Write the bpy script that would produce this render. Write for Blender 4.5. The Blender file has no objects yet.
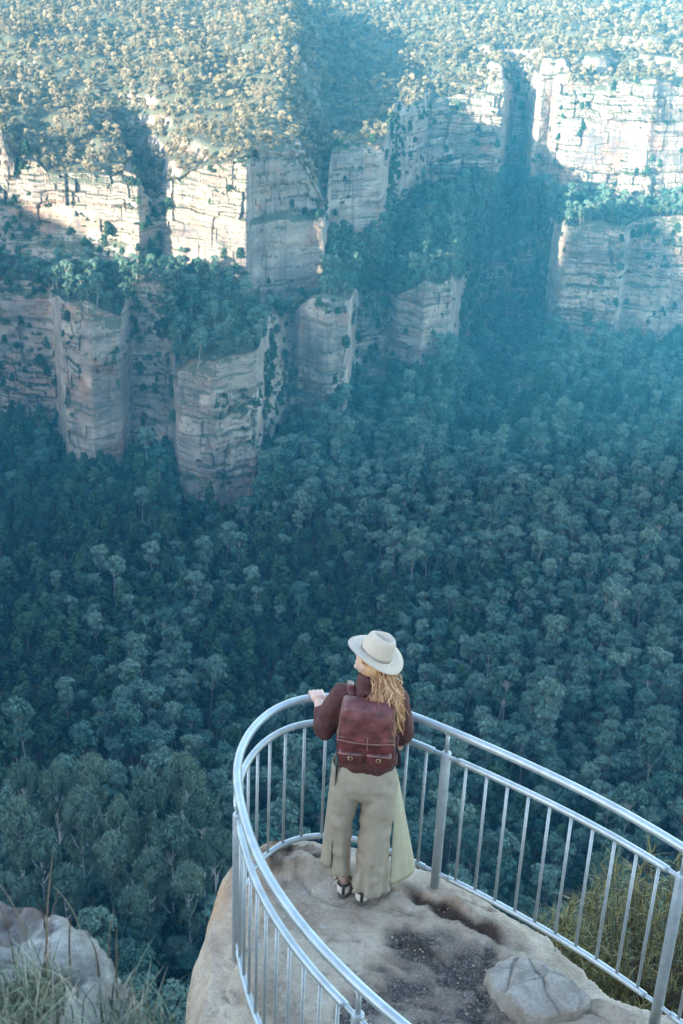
import bpy, math, random
import numpy as np
from mathutils import Vector, Matrix

random.seed(7)
RNG = np.random.default_rng(7)
SC = bpy.context.scene
COL = SC.collection
R_ = math.radians

# ------------------------------------------------------------------ camera
CAMZ = 5.15
F_PX, PITCH, ROLL = 1230.0, R_(23.3), R_(2.5)
cF = Vector((0, math.cos(PITCH), -math.sin(PITCH)))
_r = Vector((1, 0, 0)); _u = _r.cross(cF)
cR = math.cos(ROLL) * _r + math.sin(ROLL) * _u
cU = -math.sin(ROLL) * _r + math.cos(ROLL) * _u
cam_d = bpy.data.cameras.new('camera')
cam = bpy.data.objects.new('camera', cam_d); COL.objects.link(cam)
M3 = Matrix((cR, cU, -cF)).transposed()
cam.matrix_world = Matrix.Translation((0, 0, CAMZ)) @ M3.to_4x4()
cam_d.sensor_fit = 'VERTICAL'; cam_d.sensor_height = 36.0
cam_d.lens = F_PX / 1024 * 36.0
cam_d.clip_start = 0.1; cam_d.clip_end = 9000
cam_d.dof.use_dof = True; cam_d.dof.focus_distance = 7.3; cam_d.dof.aperture_fstop = 6.3
SC.camera = cam

# ------------------------------------------------------------------ world, sun, exposure
SUN_H = Vector((0.70, 0.714, 0)).normalized()       # horizontal travel of the light
SUN_EL = R_(11)
w = bpy.data.worlds.new('World'); SC.world = w; w.use_nodes = True
nt = w.node_tree
sky = nt.nodes.new('ShaderNodeTexSky'); sky.sky_type = 'NISHITA'
sky.sun_disc = False; sky.sun_elevation = SUN_EL
sky.sun_rotation = math.atan2(-SUN_H.x, -SUN_H.y)
sky.altitude = 900; sky.air_density = 1.0; sky.dust_density = 1.2; sky.ozone_density = 0.7
bg = nt.nodes['Background']; bg.inputs['Strength'].default_value = 0.15
nt.links.new(sky.outputs[0], bg.inputs['Color'])
sd = bpy.data.lights.new('sun', 'SUN'); sd.energy = 3.25; sd.angle = R_(0.5); sd.color = (1.0, 0.86, 0.70)
sun = bpy.data.objects.new('sun', sd); COL.objects.link(sun)
ldir = Vector((SUN_H.x * math.cos(SUN_EL), SUN_H.y * math.cos(SUN_EL), -math.sin(SUN_EL)))
sun.rotation_euler = ldir.to_track_quat('-Z', 'Y').to_euler()
SC.view_settings.view_transform = 'Standard'; SC.view_settings.look = 'None'
SC.view_settings.exposure = 2.9; SC.view_settings.gamma = 1.0
SC.view_settings.use_curve_mapping = False
SC.cycles.use_denoising = True
SC.cycles.max_bounces = 5; SC.cycles.diffuse_bounces = 3; SC.cycles.glossy_bounces = 2
SC.cycles.transmission_bounces = 3; SC.cycles.transparent_max_bounces = 6; SC.cycles.volume_bounces = 0
SC.cycles.use_adaptive_sampling = True; SC.cycles.adaptive_threshold = 0.015

# ------------------------------------------------------------------ projection helpers (layout only)
def ray(px, py):
    return cF + ((px - 341.5) / F_PX) * cR + ((512 - py) / F_PX) * cU
def at_y(px, py, Y):
    d = ray(px, py); k = Y / d.y
    return Vector((d.x * k, Y, CAMZ + d.z * k))
def at_z(px, py, z):
    d = ray(px, py); k = (z - CAMZ) / d.z
    return Vector((d.x * k, d.y * k, z))
def z_at(x, y, py):
    # z on the vertical through (x, y) that is seen at row py
    q = (512 - py) / F_PX
    a = Vector((x, y, 0))
    # (a.cU + z cU.z) = q (a.cF + z cF.z)
    return CAMZ + (q * a.dot(cF) - a.dot(cU)) / (cU.z - q * cF.z)

# ------------------------------------------------------------------ numpy noise
def _h(ix, iy, iz, seed):
    n = (ix.astype(np.int64) * 374761393 + iy.astype(np.int64) * 668265263 + iz.astype(np.int64) * 2147483647 + seed * 974634777) & 0xFFFFFFFF
    n = ((n ^ (n >> 13)) * 1274126177) & 0xFFFFFFFF
    n = ((n ^ (n >> 16)) * 2246822519) & 0xFFFFFFFF
    return ((n ^ (n >> 15)) & 0xFFFF).astype(np.float64) / 65535.0
def vnoise(x, y, z=0.0, seed=0):
    x, y, z = np.broadcast_arrays(np.asarray(x, float), np.asarray(y, float), np.asarray(z, float))
    ix, iy, iz = np.floor(x), np.floor(y), np.floor(z)
    fx, fy, fz = x - ix, y - iy, z - iz
    fx, fy, fz = [t * t * t * (t * (t * 6 - 15) + 10) for t in (fx, fy, fz)]
    o = 0
    for a in (0, 1):
        for b in (0, 1):
            for c in (0, 1):
                o = o + _h(ix + a, iy + b, iz + c, seed) * (fx if a else 1 - fx) * (fy if b else 1 - fy) * (fz if c else 1 - fz)
    return o * 2 - 1
def fbm(x, y, z=0.0, oct=4, seed=0):
    s, a, t = 0, 0.5, 0
    for k in range(oct):
        s = s + a * vnoise(x * 2.03 ** k, y * 2.03 ** k, z * 2.03 ** k if not np.isscalar(z) else z, seed + k * 17); t += a; a *= 0.5
    return s / t
def sstep(a, b, x):
    t = np.clip((x - a) / (b - a), 0, 1); return t * t * (3 - 2 * t)

# ------------------------------------------------------------------ object helpers
def mesh_np(name, V, Fq, mats, smooth=True, fmat=None, attrs=None):
    """V (n,3), Fq (m,4) or (m,3) index arrays -> mesh data"""
    me = bpy.data.meshes.new(name)
    V = np.ascontiguousarray(V, np.float32); Fq = np.ascontiguousarray(Fq, np.int32)
    m, k = Fq.shape
    me.vertices.add(len(V)); me.vertices.foreach_set('co', V.ravel())
    me.loops.add(m * k); me.loops.foreach_set('vertex_index', Fq.ravel())
    me.polygons.add(m)
    me.polygons.foreach_set('loop_start', np.arange(0, m * k, k, dtype=np.int32))
    me.polygons.foreach_set('use_smooth', np.full(m, smooth))
    for mt in (mats if isinstance(mats, (list, tuple)) else [mats]): me.materials.append(mt)
    if fmat is not None: me.polygons.foreach_set('material_index', np.ascontiguousarray(fmat, np.int32))
    me.update(calc_edges=True)
    for nm, arr in (attrs or {}).items():
        at = me.attributes.new(nm, 'FLOAT', 'POINT'); at.data.foreach_set('value', np.ascontiguousarray(arr, np.float32))
    return me
def put(name, me, parent=None, loc=None):
    o = bpy.data.objects.new(name, me); COL.objects.link(o)
    if parent is not None: o.parent = parent
    if loc is not None: o.location = loc
    return o
def tag(o, label=None, cat=None, group=None, kind=None):
    if label: o['label'] = label
    if cat: o['category'] = cat
    if group: o['group'] = group
    if kind: o['kind'] = kind
    return o
def empty(name, loc=(0, 0, 0), rz=0):
    o = bpy.data.objects.new(name, None); COL.objects.link(o)
    o.location = loc; o.rotation_euler = (0, 0, rz); o.empty_display_size = 0.2
    return o
def grid_faces(nu, nv, wrap=False):
    u = np.arange(nu if wrap else nu - 1); v = np.arange(nv - 1)
    U, Vv = np.meshgrid(u, v, indexing='ij')
    U2 = (U + 1) % nu
    return np.stack([U * nv + Vv, U2 * nv + Vv, U2 * nv + Vv + 1, U * nv + Vv + 1], -1).reshape(-1, 4)
class MB:
    """collects tubes, boxes, grids and loose quads; build() links ONE mesh object"""
    def __init__(s): s.v = []; s.f = []; s.n = 0
    def add(s, V, Fs):
        s.v.append(np.asarray(V, float)); s.f += [tuple(int(i) + s.n for i in f) for f in Fs]; s.n += len(V)
    def tube(s, pts, rad, seg=8, caps=True, flat=None):
        P = np.array([tuple(p) for p in pts], float); n = len(P)
        rad = np.full(n, rad) if np.isscalar(rad) else np.array(rad, float)
        T = np.gradient(P, axis=0); T /= np.linalg.norm(T, axis=1)[:, None] + 1e-9
        up = np.array([0, 0, 1.0]) if abs(T[0][2]) < 0.9 else np.array([1.0, 0, 0])
        rings = []
        for i in range(n):
            a = np.cross(T[i], up); a /= np.linalg.norm(a) + 1e-9
            b = np.cross(a, T[i]); up = b
            th = np.arange(seg) * 2 * math.pi / seg
            fa, fb = (1, 1) if flat is None else flat
            rings.append(P[i] + rad[i] * (np.cos(th)[:, None] * a * fa + np.sin(th)[:, None] * b * fb))
        V = np.concatenate(rings); Fs = []
        for i in range(n - 1):
            for j in range(seg):
                k = (j + 1) % seg
                Fs.append((i * seg + j, i * seg + k, (i + 1) * seg + k, (i + 1) * seg + j))
        if caps: Fs.append(tuple(range(seg - 1, -1, -1))); Fs.append(tuple((n - 1) * seg + j for j in range(seg)))
        s.add(V, Fs)
    def loft(s, rings, caps=True):
        n = len(rings); k = len(rings[0]); V = np.concatenate([np.asarray(r, float) for r in rings]); Fs = []
        for i in range(n - 1):
            for j in range(k):
                q = (j + 1) % k
                Fs.append((i * k + j, i * k + q, (i + 1) * k + q, (i + 1) * k + j))
        if caps: Fs.append(tuple(range(k - 1, -1, -1))); Fs.append(tuple((n - 1) * k + j for j in range(k)))
        s.add(V, Fs)
    def build(s, name, mat, parent=None, smooth=True, subsurf=0, bevel=0, solid=0):
        me = bpy.data.meshes.new(name)
        me.from_pydata(np.concatenate(s.v).tolist(), [], s.f); me.materials.append(mat)
        me.polygons.foreach_set('use_smooth', np.full(len(me.polygons), smooth)); me.update()
        o = put(name, me, parent)
        if solid:
            m = o.modifiers.new('s', 'SOLIDIFY'); m.thickness = solid; m.offset = 0
        if bevel:
            m = o.modifiers.new('b', 'BEVEL'); m.width = bevel; m.segments = 2
        if subsurf:
            m = o.modifiers.new('u', 'SUBSURF'); m.levels = subsurf; m.render_levels = subsurf
        return o

# ------------------------------------------------------------------ material helpers
class NT:
    def __init__(s, name):
        s.m = bpy.data.materials.new(name); s.m.use_nodes = True
        s.t = s.m.node_tree; s.b = s.t.nodes['Principled BSDF']; s.out = s.t.nodes['Material Output']
    def n(s, typ, **kw):
        nd = s.t.nodes.new(typ)
        for k, v in kw.items():
            if k in nd.inputs: nd.inputs[k].default_value = v
            else: setattr(nd, k, v)
        return nd
    def l(s, a, b): s.t.links.new(a, b)
    def pos(s, scale=(1, 1, 1), src='Object'):
        tc = s.n('ShaderNodeTexCoord'); mp = s.n('ShaderNodeMapping'); mp.inputs['Scale'].default_value = scale
        s.l(tc.outputs[src], mp.inputs['Vector']); return mp.outputs[0]
    def noise(s, vec, scale, detail=4, rough=0.55, dist=0.0):
        nd = s.n('ShaderNodeTexNoise'); nd.inputs['Scale'].default_value = scale; nd.inputs['Detail'].default_value = detail
        nd.inputs['Roughness'].default_value = rough; nd.inputs['Distortion'].default_value = dist
        s.l(vec, nd.inputs['Vector']); return nd.outputs['Fac']
    def ramp(s, fac, stops):
        r = s.n('ShaderNodeValToRGB'); e = r.color_ramp.elements
        while len(e) < len(stops): e.new(0.5)
        for i, (p, c) in enumerate(stops):
            e[i].position = p; e[i].color = (c, c, c, 1) if np.isscalar(c) else (*c, 1)
        s.l(fac, r.inputs[0]); return r.outputs[0]
    def mix(s, fac, a, b, mode='MIX'):
        m = s.n('ShaderNodeMix', data_type='RGBA', blend_type=mode)
        for sock, v in ((m.inputs[0], fac), (m.inputs[6], a), (m.inputs[7], b)):
            if hasattr(v, 'is_output') or isinstance(v, bpy.types.NodeSocket): s.l(v, sock)
            elif np.isscalar(v): sock.default_value = v
            else: sock.default_value = (*v, 1)
        return m.outputs[2]
    def attr(s, name):
        a = s.n('ShaderNodeAttribute'); a.attribute_name = name; return a.outputs['Fac']
    def bump(s, h, strength=0.4, dist=0.05):
        b = s.n('ShaderNodeBump'); b.inputs['Strength'].default_value = strength; b.inputs['Distance'].default_value = dist
        s.l(h, b.inputs['Height']); s.l(b.outputs[0], s.b.inputs['Normal'])
    def base(s, c, rough=0.8, metal=0.0):
        if isinstance(c, bpy.types.NodeSocket): s.l(c, s.b.inputs['Base Color'])
        else: s.b.inputs['Base Color'].default_value = (*c, 1)
        s.b.inputs['Roughness'].default_value = rough; s.b.inputs['Metallic'].default_value = metal
        return s

def plain(name, c, rough=0.7, metal=0.0, var=0.15, scale=30, bump=0.0, spec=None):
    m = NT(name); p = m.pos()
    f = m.noise(p, scale, 4)
    lo = tuple(max(0, x * (1 - var)) for x in c); hi = tuple(min(1, x * (1 + var)) for x in c)
    m.base(m.ramp(f, [(0.3, lo), (0.7, hi)]), rough, metal)
    if spec is not None: m.b.inputs['Specular IOR Level'].default_value = spec
    if bump: m.bump(f, 0.5, bump)
    return m.m

def mat_leaf(name, dark, light, tr=0.25):
    m = NT(name)
    oi = m.n('ShaderNodeObjectInfo')
    g = m.n('ShaderNodeNewGeometry')
    rr = m.ramp(oi.outputs['Random'], [(0.0, dark), (1.0, light)])
    cl = m.ramp(g.outputs['Random Per Island'], [(0.0, 0.70), (1.0, 1.30)])
    c = m.mix(1.0, rr, cl, 'MULTIPLY')
    m.base(c, 0.6); m.b.inputs['Specular IOR Level'].default_value = 0.3
    t = m.n('ShaderNodeBsdfTranslucent'); m.l(c, t.inputs['Color'])
    ms = m.n('ShaderNodeMixShader'); ms.inputs[0].default_value = tr
    m.l(m.b.outputs[0], ms.inputs[1]); m.l(t.outputs[0], ms.inputs[2]); m.l(ms.outputs[0], m.out.inputs['Surface'])
    return m.m

def mat_cliff():
    m = NT('sandstone')
    big = m.noise(m.pos((0.018, 0.018, 0.035)), 1.0, 5, 0.6, 0.5)
    c = m.ramp(big, [(0.30, (0.11, 0.10, 0.095)), (0.45, (0.19, 0.16, 0.13)), (0.58, (0.28, 0.23, 0.175)), (0.72, (0.16, 0.14, 0.125))])
    strata = m.noise(m.pos((0.006, 0.006, 0.22)), 1.0, 5, 0.6, 0.15)
    c = m.mix(1.0, c, m.ramp(strata, [(0.30, 0.72), (0.5, 1.0), (0.7, 1.22)]), 'MULTIPLY')
    iron = m.noise(m.pos((0.03, 0.03, 0.04)), 1.0, 4, 0.6, 0.6)
    c = m.mix(m.ramp(iron, [(0.54, 0.0), (0.66, 0.7)]), c, (0.29, 0.15, 0.095))
    pale = m.noise(m.pos((0.025, 0.025, 0.05)), 1.3, 3, 0.5, 0.3)
    c = m.mix(m.ramp(pale, [(0.56, 0.0), (0.66, 0.7)]), c, (0.39, 0.34, 0.27))
    st = m.noise(m.pos((0.14, 0.14, 0.010)), 1.0, 5, 0.6, 0.3)
    c = m.mix(m.ramp(st, [(0.52, 0.0), (0.66, 0.65)]), c, (0.09, 0.085, 0.085))
    gr = m.noise(m.pos((0.06, 0.06, 0.06)), 1.0, 7, 0.75)
    c = m.mix(m.ramp(gr, [(0.5, 0.0), (0.72, 0.6)]), c, (0.12, 0.12, 0.11))
    bed = m.noise(m.pos((0.012, 0.012, 0.5)), 1.0, 3, 0.55, 0.12)
    c = m.mix(m.ramp(bed, [(0.33, 0.8), (0.40, 0.0)]), c, (0.06, 0.05, 0.045))
    g = m.n('ShaderNodeNewGeometry'); sp = m.n('ShaderNodeSeparateXYZ'); m.l(g.outputs['True Normal'], sp.inputs[0])
    gn = m.noise(m.pos((0.06, 0.06, 0.06)), 1.0, 5, 0.65)
    ad = m.n('ShaderNodeMath', operation='ADD'); m.l(sp.outputs['Z'], ad.inputs[0]); m.l(gn, ad.inputs[1])
    c = m.mix(m.ramp(ad.outputs[0], [(0.95, 0.0), (1.12, 0.85)]), c, (0.045, 0.06, 0.03))
    m.base(c, 0.9); m.bump(m.noise(m.pos((0.25, 0.25, 0.6)), 1.0, 6, 0.7), 0.7, 1.0)
    return m.m
def mat_ground():
    m = NT('forest_soil'); f = m.noise(m.pos((0.15, 0.15, 0.15)), 1.0, 6, 0.65)
    m.base(m.ramp(f, [(0.3, (0.018, 0.02, 0.012)), (0.6, (0.04, 0.045, 0.022)), (0.8, (0.09, 0.08, 0.05))]), 0.95); return m.m

M = dict(
    cliff=mat_cliff(), ground=mat_ground(),
    gum=mat_leaf('gum_leaf', (0.024, 0.084, 0.062), (0.115, 0.185, 0.135), .08),
    greygum=mat_leaf('grey_gum_leaf', (0.055, 0.110, 0.076), (0.125, 0.185, 0.125), .10),
    dense=mat_leaf('rainforest_leaf', (0.008, 0.036, 0.022), (0.040, 0.095, 0.044), .06),
    heath=mat_leaf('heath_leaf', (0.025, 0.055, 0.038), (0.075, 0.105, 0.065), .08),
    sunheath=mat_leaf('sun_toned_leaf', (0.10, 0.10, 0.055), (0.36, 0.295, 0.18), .2),  # warm pale leaf tint, raised so the colour carries part of the sunlight
    bark=plain('gum_bark', (0.24, 0.225, 0.20), 0.8, var=0.35, scale=2),
    palebark=plain('pale_bark', (0.52, 0.50, 0.46), 0.75, var=0.25, scale=2),
    darkbark=plain('dark_bark', (0.12, 0.10, 0.08), 0.9, var=0.3, scale=3),
)

# ================================================================== TERRAIN: one radial set of profiles across the valley
TC = np.arange(-0.42, 0.4201, 0.0009)
NC = len(TC)
def tier(knots):
    """knots (px, py_base, py_top, Y) -> interpolated Y, zbase, ztop over TC"""
    t, Y, zb, zt = [], [], [], []
    for px, pb, pt, y in knots:
        P = at_y(px, pb, y); t.append(P.x / y); Y.append(y); zb.append(P.z); zt.append(z_at(P.x, y, pt))
    o = np.argsort(t); t = np.array(t)[o]
    return [np.interp(TC, t, np.array(q)[o]) for q in (Y, zb, zt)]
def soften(a, k=3):
    kk = np.ones(k) / k; return np.convolve(np.pad(a, k // 2, mode='edge'), kk, 'valid')
LOW = [(-260, 420, 300, 620), (-60, 400, 285, 690), (0, 405, 285, 715), (58, 415, 290, 705), (67, 447, 303, 655), (95, 452, 303, 640), (124, 452, 320, 650),
       (133, 430, 296, 668), (150, 428, 290, 664), (172, 435, 300, 662), (178, 488, 375, 632), (215, 496, 372, 622), (258, 492, 360, 640), (268, 430, 330, 680), (290, 410, 325, 722),
       (299, 408, 305, 728), (322, 412, 300, 722), (346, 412, 305, 735), (353, 385, 300, 800), (384, 385, 305, 815), (392, 365, 300, 822), (420, 358, 288, 812), (449, 345, 285, 830),
       (455, 345, 285, 930), (480, 335, 262, 1030), (530, 322, 245, 1065), (540, 322, 228, 1020), (556, 325, 226, 968), (612, 338, 224, 962), (618, 338, 224, 985), (650, 332, 220, 985), (683, 328, 216, 990), (900, 335, 215, 980)]
UPP = [(-260, 240, 150, 800), (-60, 250, 128, 782), (10, 256, 132, 764), (22, 256, 166, 764), (75, 262, 174, 756), (140, 262, 182, 744), (152, 262, 198, 760), (160, 262, 198, 764), (170, 262, 182, 760), (220, 264, 166, 746), (246, 285, 152, 740),
       (256, 320, 150, 750), (290, 338, 158, 772), (322, 335, 212, 792), (328, 236, 150, 862), (350, 238, 146, 866), (380, 228, 142, 880), (390, 205, 110, 965), (424, 184, 105, 1085), (460, 178, 98, 1094), (498, 170, 84, 1102),
       (508, 164, 90, 1185), (520, 166, 88, 1185), (530, 172, 80, 1125), (560, 188, 84, 1100), (640, 204, 80, 1085), (660, 203, 90, 1100), (683, 198, 86, 1105), (900, 190, 80, 1060)]
yl, zlb, zlt = [soften(a) for a in tier(LOW)]
yu, zub, zut = [soften(a) for a in tier(UPP)]
VEGL = [(-60, .3), (52, .45), (64, .05), (124, .12), (130, .55), (174, .6), (180, .10), (256, .12), (264, .8), (294, .6), (300, .08), (344, .12), (352, .85), (386, .7), (394, .28), (448, .3), (456, .9), (535, .8), (545, .08), (612, .08), (640, .12), (800, .12)]
VEGU = [(-60, .2), (140, .2), (150, .45), (160, .45), (170, .15), (250, .2), (322, .15), (328, .35), (380, .35), (388, .8), (420, .4), (428, .10), (498, .12), (505, .4), (520, .4), (530, .04), (683, .08), (800, .08)]
def veg_t(K, py, Y):
    return np.array([at_y(a, py, Y).x / Y for a, b in K]), np.array([b for a, b in K])
leanl = 7 + 46 * soften(sstep(.4, .9, np.interp(TC, *veg_t(VEGL, 380, 750))), 7)
leanu = 9 + 40 * soften(sstep(.5, .85, np.interp(TC, *veg_t(VEGU, 170, 850))), 7)
yu = np.maximum(yu, yl + leanl + 14)
_bl = lambda a, w_, sd: (_h(np.floor(a / w_ + .6 * vnoise(a / 23, 0, 0, sd)), a * 0, a * 0, sd) - .5) * 2
arcl = np.concatenate([[0], np.cumsum(np.hypot(np.diff(TC * yl), np.diff(yl)))])
arcu = np.concatenate([[0], np.cumsum(np.hypot(np.diff(TC * yu), np.diff(yu)))])

zlt = zlt + soften(4.5 * _bl(arcl, 17, 401), 9) + 1.5 * vnoise(arcl / 16, 0, 0, 402)
zut = zut + soften(4.0 * _bl(arcu, 19, 403), 9) + 1.5 * vnoise(arcu / 16, 0, 0, 404)
def rock_disp(s, z, seed, amp=1.0):
    """outward relief of a bedded, jointed sandstone face"""
    wob = 3 * vnoise(s / 60, z * 0 + seed, 0, seed + 5)
    zz = z + wob + 1.2 * vnoise(s / 9, z / 14, 0, seed + 6)
    d = 9.0 * vnoise(s / 42, z / 160, seed * 3.1, seed) + 1.6 * vnoise(s / 17, z / 40, 0, seed + 1)
    d0 = d
    # bedding planes and joints cut the face into offset blocks
    for bw, bh, a, sd in ((26.0, 19.0, 3.4, 11), (11.0, 8.0, 1.9, 12), (5.2, 3.4, 0.9, 13)):
        q = zz / bh + 0.3 * vnoise(zz / (bh * 2.3), s / 200, 0, sd + seed); k = np.floor(q); fr = q - k
        p = s / bw + _h(k, k * 0, k * 0, sd + 3) * 5 + .18 * vnoise(s / (bw * 1.6), zz / (bh * 1.5), 0, sd + seed); m_ = np.floor(p); fp = p - m_
        d = d + a * (_h(k, m_, k * 0, sd + seed) - .5) * 2
        d = d - a * .5 * np.exp(-((fr - .05) / .06) ** 2) * (_h(k, np.floor(s / (bw * 2.5)), k * 0, sd + 50) > .3)
        d = d - a * .32 * np.exp(-((fp - .05) / .05) ** 2) * (_h(k, m_, k * 0, sd + 60) > .45)
    for th, a, sd in ((2.4, .38, 31),):
        q = zz / th + .3 * vnoise(s / 40, zz / 9, 0, sd); k = np.floor(q)
        d = d + a * (_h(k, np.floor(s / 35 + _h(k, k * 0, k * 0, 3) * 7), k * 0, sd + seed) - .5) * 2
    q = sstep(-.25, .35, vnoise(s / 55, z / 38, seed * 2.2, seed + 40))
    d = d0 + (d - d0) * (0.40 + 0.75 * q) + 2.2 * fbm(s / 14, z / 9, seed * 1.7, 4, seed + 30)
    return d * amp

def strip(Y, Z):
    """(NC, rows) -> vertices"""
    return np.stack([TC[:, None] * Y, Y, Z], -1).reshape(-1, 3)

def lerp_rows(a, b, n, e=0.0):
    v = np.linspace(0, 1, n); return a[:, None] * (1 - v) + b[:, None] * v

# --- lower cliff and upper cliff
NL, NU = 104, 104
vl = np.linspace(0, 1, NL); vu = np.linspace(0, 1, NU)
def cliff(y0, zb, zt, v, arc, seed, lean, under):
    Z = (zb - under)[:, None] * (1 - v) + zt[:, None] * v
    S = np.broadcast_to(arc[:, None], Z.shape)
    fade = sstep(0, 0.04, v) * (1 - sstep(0.985, 1.0, v) * 0.5)
    D = rock_disp(S, Z, seed) * fade
    Y = y0[:, None] + (lean if not np.isscalar(lean) else np.full(NC, lean))[:, None] * v[None, :] - D * 0.9 + 7.0 * sstep(0.88, 1.0, v)[None, :] * (0.4 + 0.6 * vnoise(S / 25, 0, 0, seed + 77) ** 2)
    return Y, Z
YL, ZL = cliff(yl, zlb, zlt, vl, arcl, 3, leanl, 16)
YU, ZU = cliff(yu, zub, zut, vu, arcu, 8, leanu, 4)
# an overhung lower bed on the left of the upper cliff
ovh = sstep(-0.30, -0.26, TC) * (1 - sstep(-0.205, -0.17, TC))
YU += (ovh[:, None] * 9.0 * np.exp(-((vu - 0.34) / 0.17) ** 2)[None, :])

tw = sstep(at_y(246, 222, 750).x / 750, at_y(252, 222, 750).x / 750, TC) * (1 - sstep(at_y(318, 222, 790).x / 790, at_y(325, 222, 790).x / 790, TC))
zled = at_y(285, 222, 770).z
YU += tw[:, None] * 11.0 * sstep(zled - 1.5, zled + 1.5, ZU + 2 * vnoise(arcu[:, None] / 12, 0, 0, 78))
# --- ledge between them
NE = 46
ve = np.linspace(0, 1, NE)
YE = YL[:, -1:] * (1 - ve) + YU[:, :1] * ve
ZE = ZL[:, -1:] * (1 - ve) + ZU[:, :1] * ve
bump = np.sin(math.pi * ve)[None, :]
ZE = ZE + bump * (4.0 * fbm(TC[:, None] * YE / 30, YE / 30, 0, 4, 41)) 
# --- valley
VAL = [(14, -26), (60, -95), (120, -160), (160, -192), (200, -212), (225, -221), (245, -226), (275, -230), (375, -246), (480, -258), (560, -268), (640, -274)]
vy = np.array([a for a, b in VAL], float); vz = np.array([b for a, b in VAL], float)
NV = 230
vv = np.linspace(0, 1, NV) ** 1.15
YV = 14 + (YL[:, :1] - 14) * vv[None, :]
base_end = ZL[:, :1]
ZV = np.interp(YV, vy, vz)
k = sstep(0.72, 1.0, vv)[None, :]
flat = np.interp(YV, [640, 800, 1000], [-273, -282, -287])
ZV = np.where(YV > 640, flat, ZV)
ZV = ZV * (1 - k) + base_end * k
XV = TC[:, None] * YV
amp = np.sin(math.pi * np.clip(vv, 0, 1))[None, :]
ZV = ZV + amp * (9 * fbm(XV / 120, YV / 120, 0, 3, 51) + 3 * fbm(XV / 35, YV / 35, 0, 3, 52))
ZV = ZV + 14 * sstep(0.0, -0.26, TC)[:, None] * np.exp(-((YV - 190) / 70) ** 2) - 10 * sstep(0.02, 0.26, TC)[:, None] * np.exp(-((YV - 200) / 90) ** 2)
# --- plateau
PLA = {-260: [(110, 860), (60, 980), (20, 1120), (-5, 1300), (-40, 1900)],
       0: [(110, 880), (62, 1000), (25, 1120), (0, 1260), (-30, 1900)],
       120: [(118, 880), (70, 1000), (28, 1120), (0, 1260), (-30, 1900)],
       240: [(98, 880), (58, 990), (22, 1120), (0, 1260), (-30, 1900)],
       283: [(90, 880), (50, 980), (16, 1090), (-4, 1230), (-30, 1900)],
       330: [(140, 950), (108, 1090), (64, 1250), (20, 1400), (-40, 1900)],
       390: [(106, 1030), (82, 1150), (48, 1300), (14, 1420), (-40, 1900)],
       460: [(74, 1160), (46, 1240), (24, 1330), (5, 1450), (-22, 1900)],
       560: [(62, 1150), (40, 1220), (20, 1310), (4, 1420), (-18, 1900)],
       683: [(62, 1150), (40, 1220), (22, 1310), (6, 1420), (-14, 1900)],
       900: [(62, 1130), (40, 1200), (22, 1300), (6, 1420), (-10, 1900)]}
kp = sorted(PLA); tk = np.array([at_y(px, 90, 1000).x / 1000 for px in kp])
def smooth_interp(q):
    a = np.interp(TC, tk, q); kk = np.hanning(43); kk /= kk.sum(); return np.convolve(np.pad(a, 21, mode='edge'), kk, 'valid')
PY = [smooth_interp([PLA[px][i][1] for px in kp]) for i in range(5)]
PZ = [smooth_interp([at_y(px, PLA[px][i][0], PLA[px][i][1]).z - (9 if i < 4 else 0) for px in kp]) for i in range(5)]
NP = 170
vp = np.linspace(0, 1, NP)
knY = np.stack([YU[:, -1]] + PY, 1); knZ = np.stack([ZU[:, -1]] + PZ, 1)
knY = np.maximum.accumulate(knY + np.arange(6) * 0.5, axis=1)
par = np.array([0, .26, .5, .7, .84, 1.0])
YP = np.stack([np.interp(vp, par, knY[i]) for i in range(NC)]); ZP = np.stack([np.interp(vp, par, knZ[i]) for i in range(NC)])
XP = TC[:, None] * YP
w_in = sstep(0, 0.15, vp)[None, :]
ZP = ZP + w_in * (15 * fbm(XP / 75, YP / 75, 0, 4, 61) + 6 * fbm(XP / 28, YP / 28, 0, 3, 62))
# the ravine cut into the left plateau and a smaller one on the right rim
tg = at_y(143, 140, 850).x / 850
gx = tg + 0.010 * np.sin((YP - 780) / 60) - 0.00009 * (YP - 800)
ZP = ZP - 30 * np.exp(-((TC[:, None] - gx) / 0.016) ** 2) * (1 - sstep(900, 1010, YP))
tg2 = at_y(515, 100, 1150).x / 1150
ZP = ZP - 26 * np.exp(-((TC[:, None] - tg2) / 0.012) ** 2) * (1 - sstep(1230, 1300, YP))
# knolls of bare rock along the right-hand rim
ZP = ZP + 9 * np.maximum(0, fbm(XP / 26, YP / 26, 0, 3, 66) - 0.05) * sstep(0.05, 0.1, TC)[:, None] * (1 - sstep(1180, 1300, YP)) * w_in * 2

_tz = 15.0; _q = (ZP + 5 * fbm(XP / 40, YP / 40, 0, 3, 68)) / _tz; _fr = _q - np.floor(_q)
_st = (np.floor(_q) + sstep(.55, .95, _fr)) * _tz
_m = np.maximum(sstep(.055, .09, TC)[:, None] * (1 - sstep(1260, 1330, YP)), (1 - sstep(-.08, -.05, TC))[:, None] * (.75 - .35 * sstep(800, 900, YP)) * (1 - sstep(1150, 1250, YP))) * sstep(0, 0.05, vp)[None, :]
ZP = ZP * (1 - .85 * _m) + (_st - 5 * fbm(XP / 40, YP / 40, 0, 3, 68)) * .85 * _m
def terr(name, Y, Z, mat):
    o = put(name, mesh_np(name, strip(Y, Z), grid_faces(NC, Y.shape[1])[:, ::-1], mat, smooth=name != 'cliff')); tag(o, kind='structure'); return o
terr('valley_floor', YV, ZV, M['ground'])
terr('cliff', YL, ZL, M['cliff'])
terr('hillside', YE, ZE, M['ground'])
terr('cliff', YU, ZU, M['cliff'])
terr('plateau', YP, ZP, M['cliff'])

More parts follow.
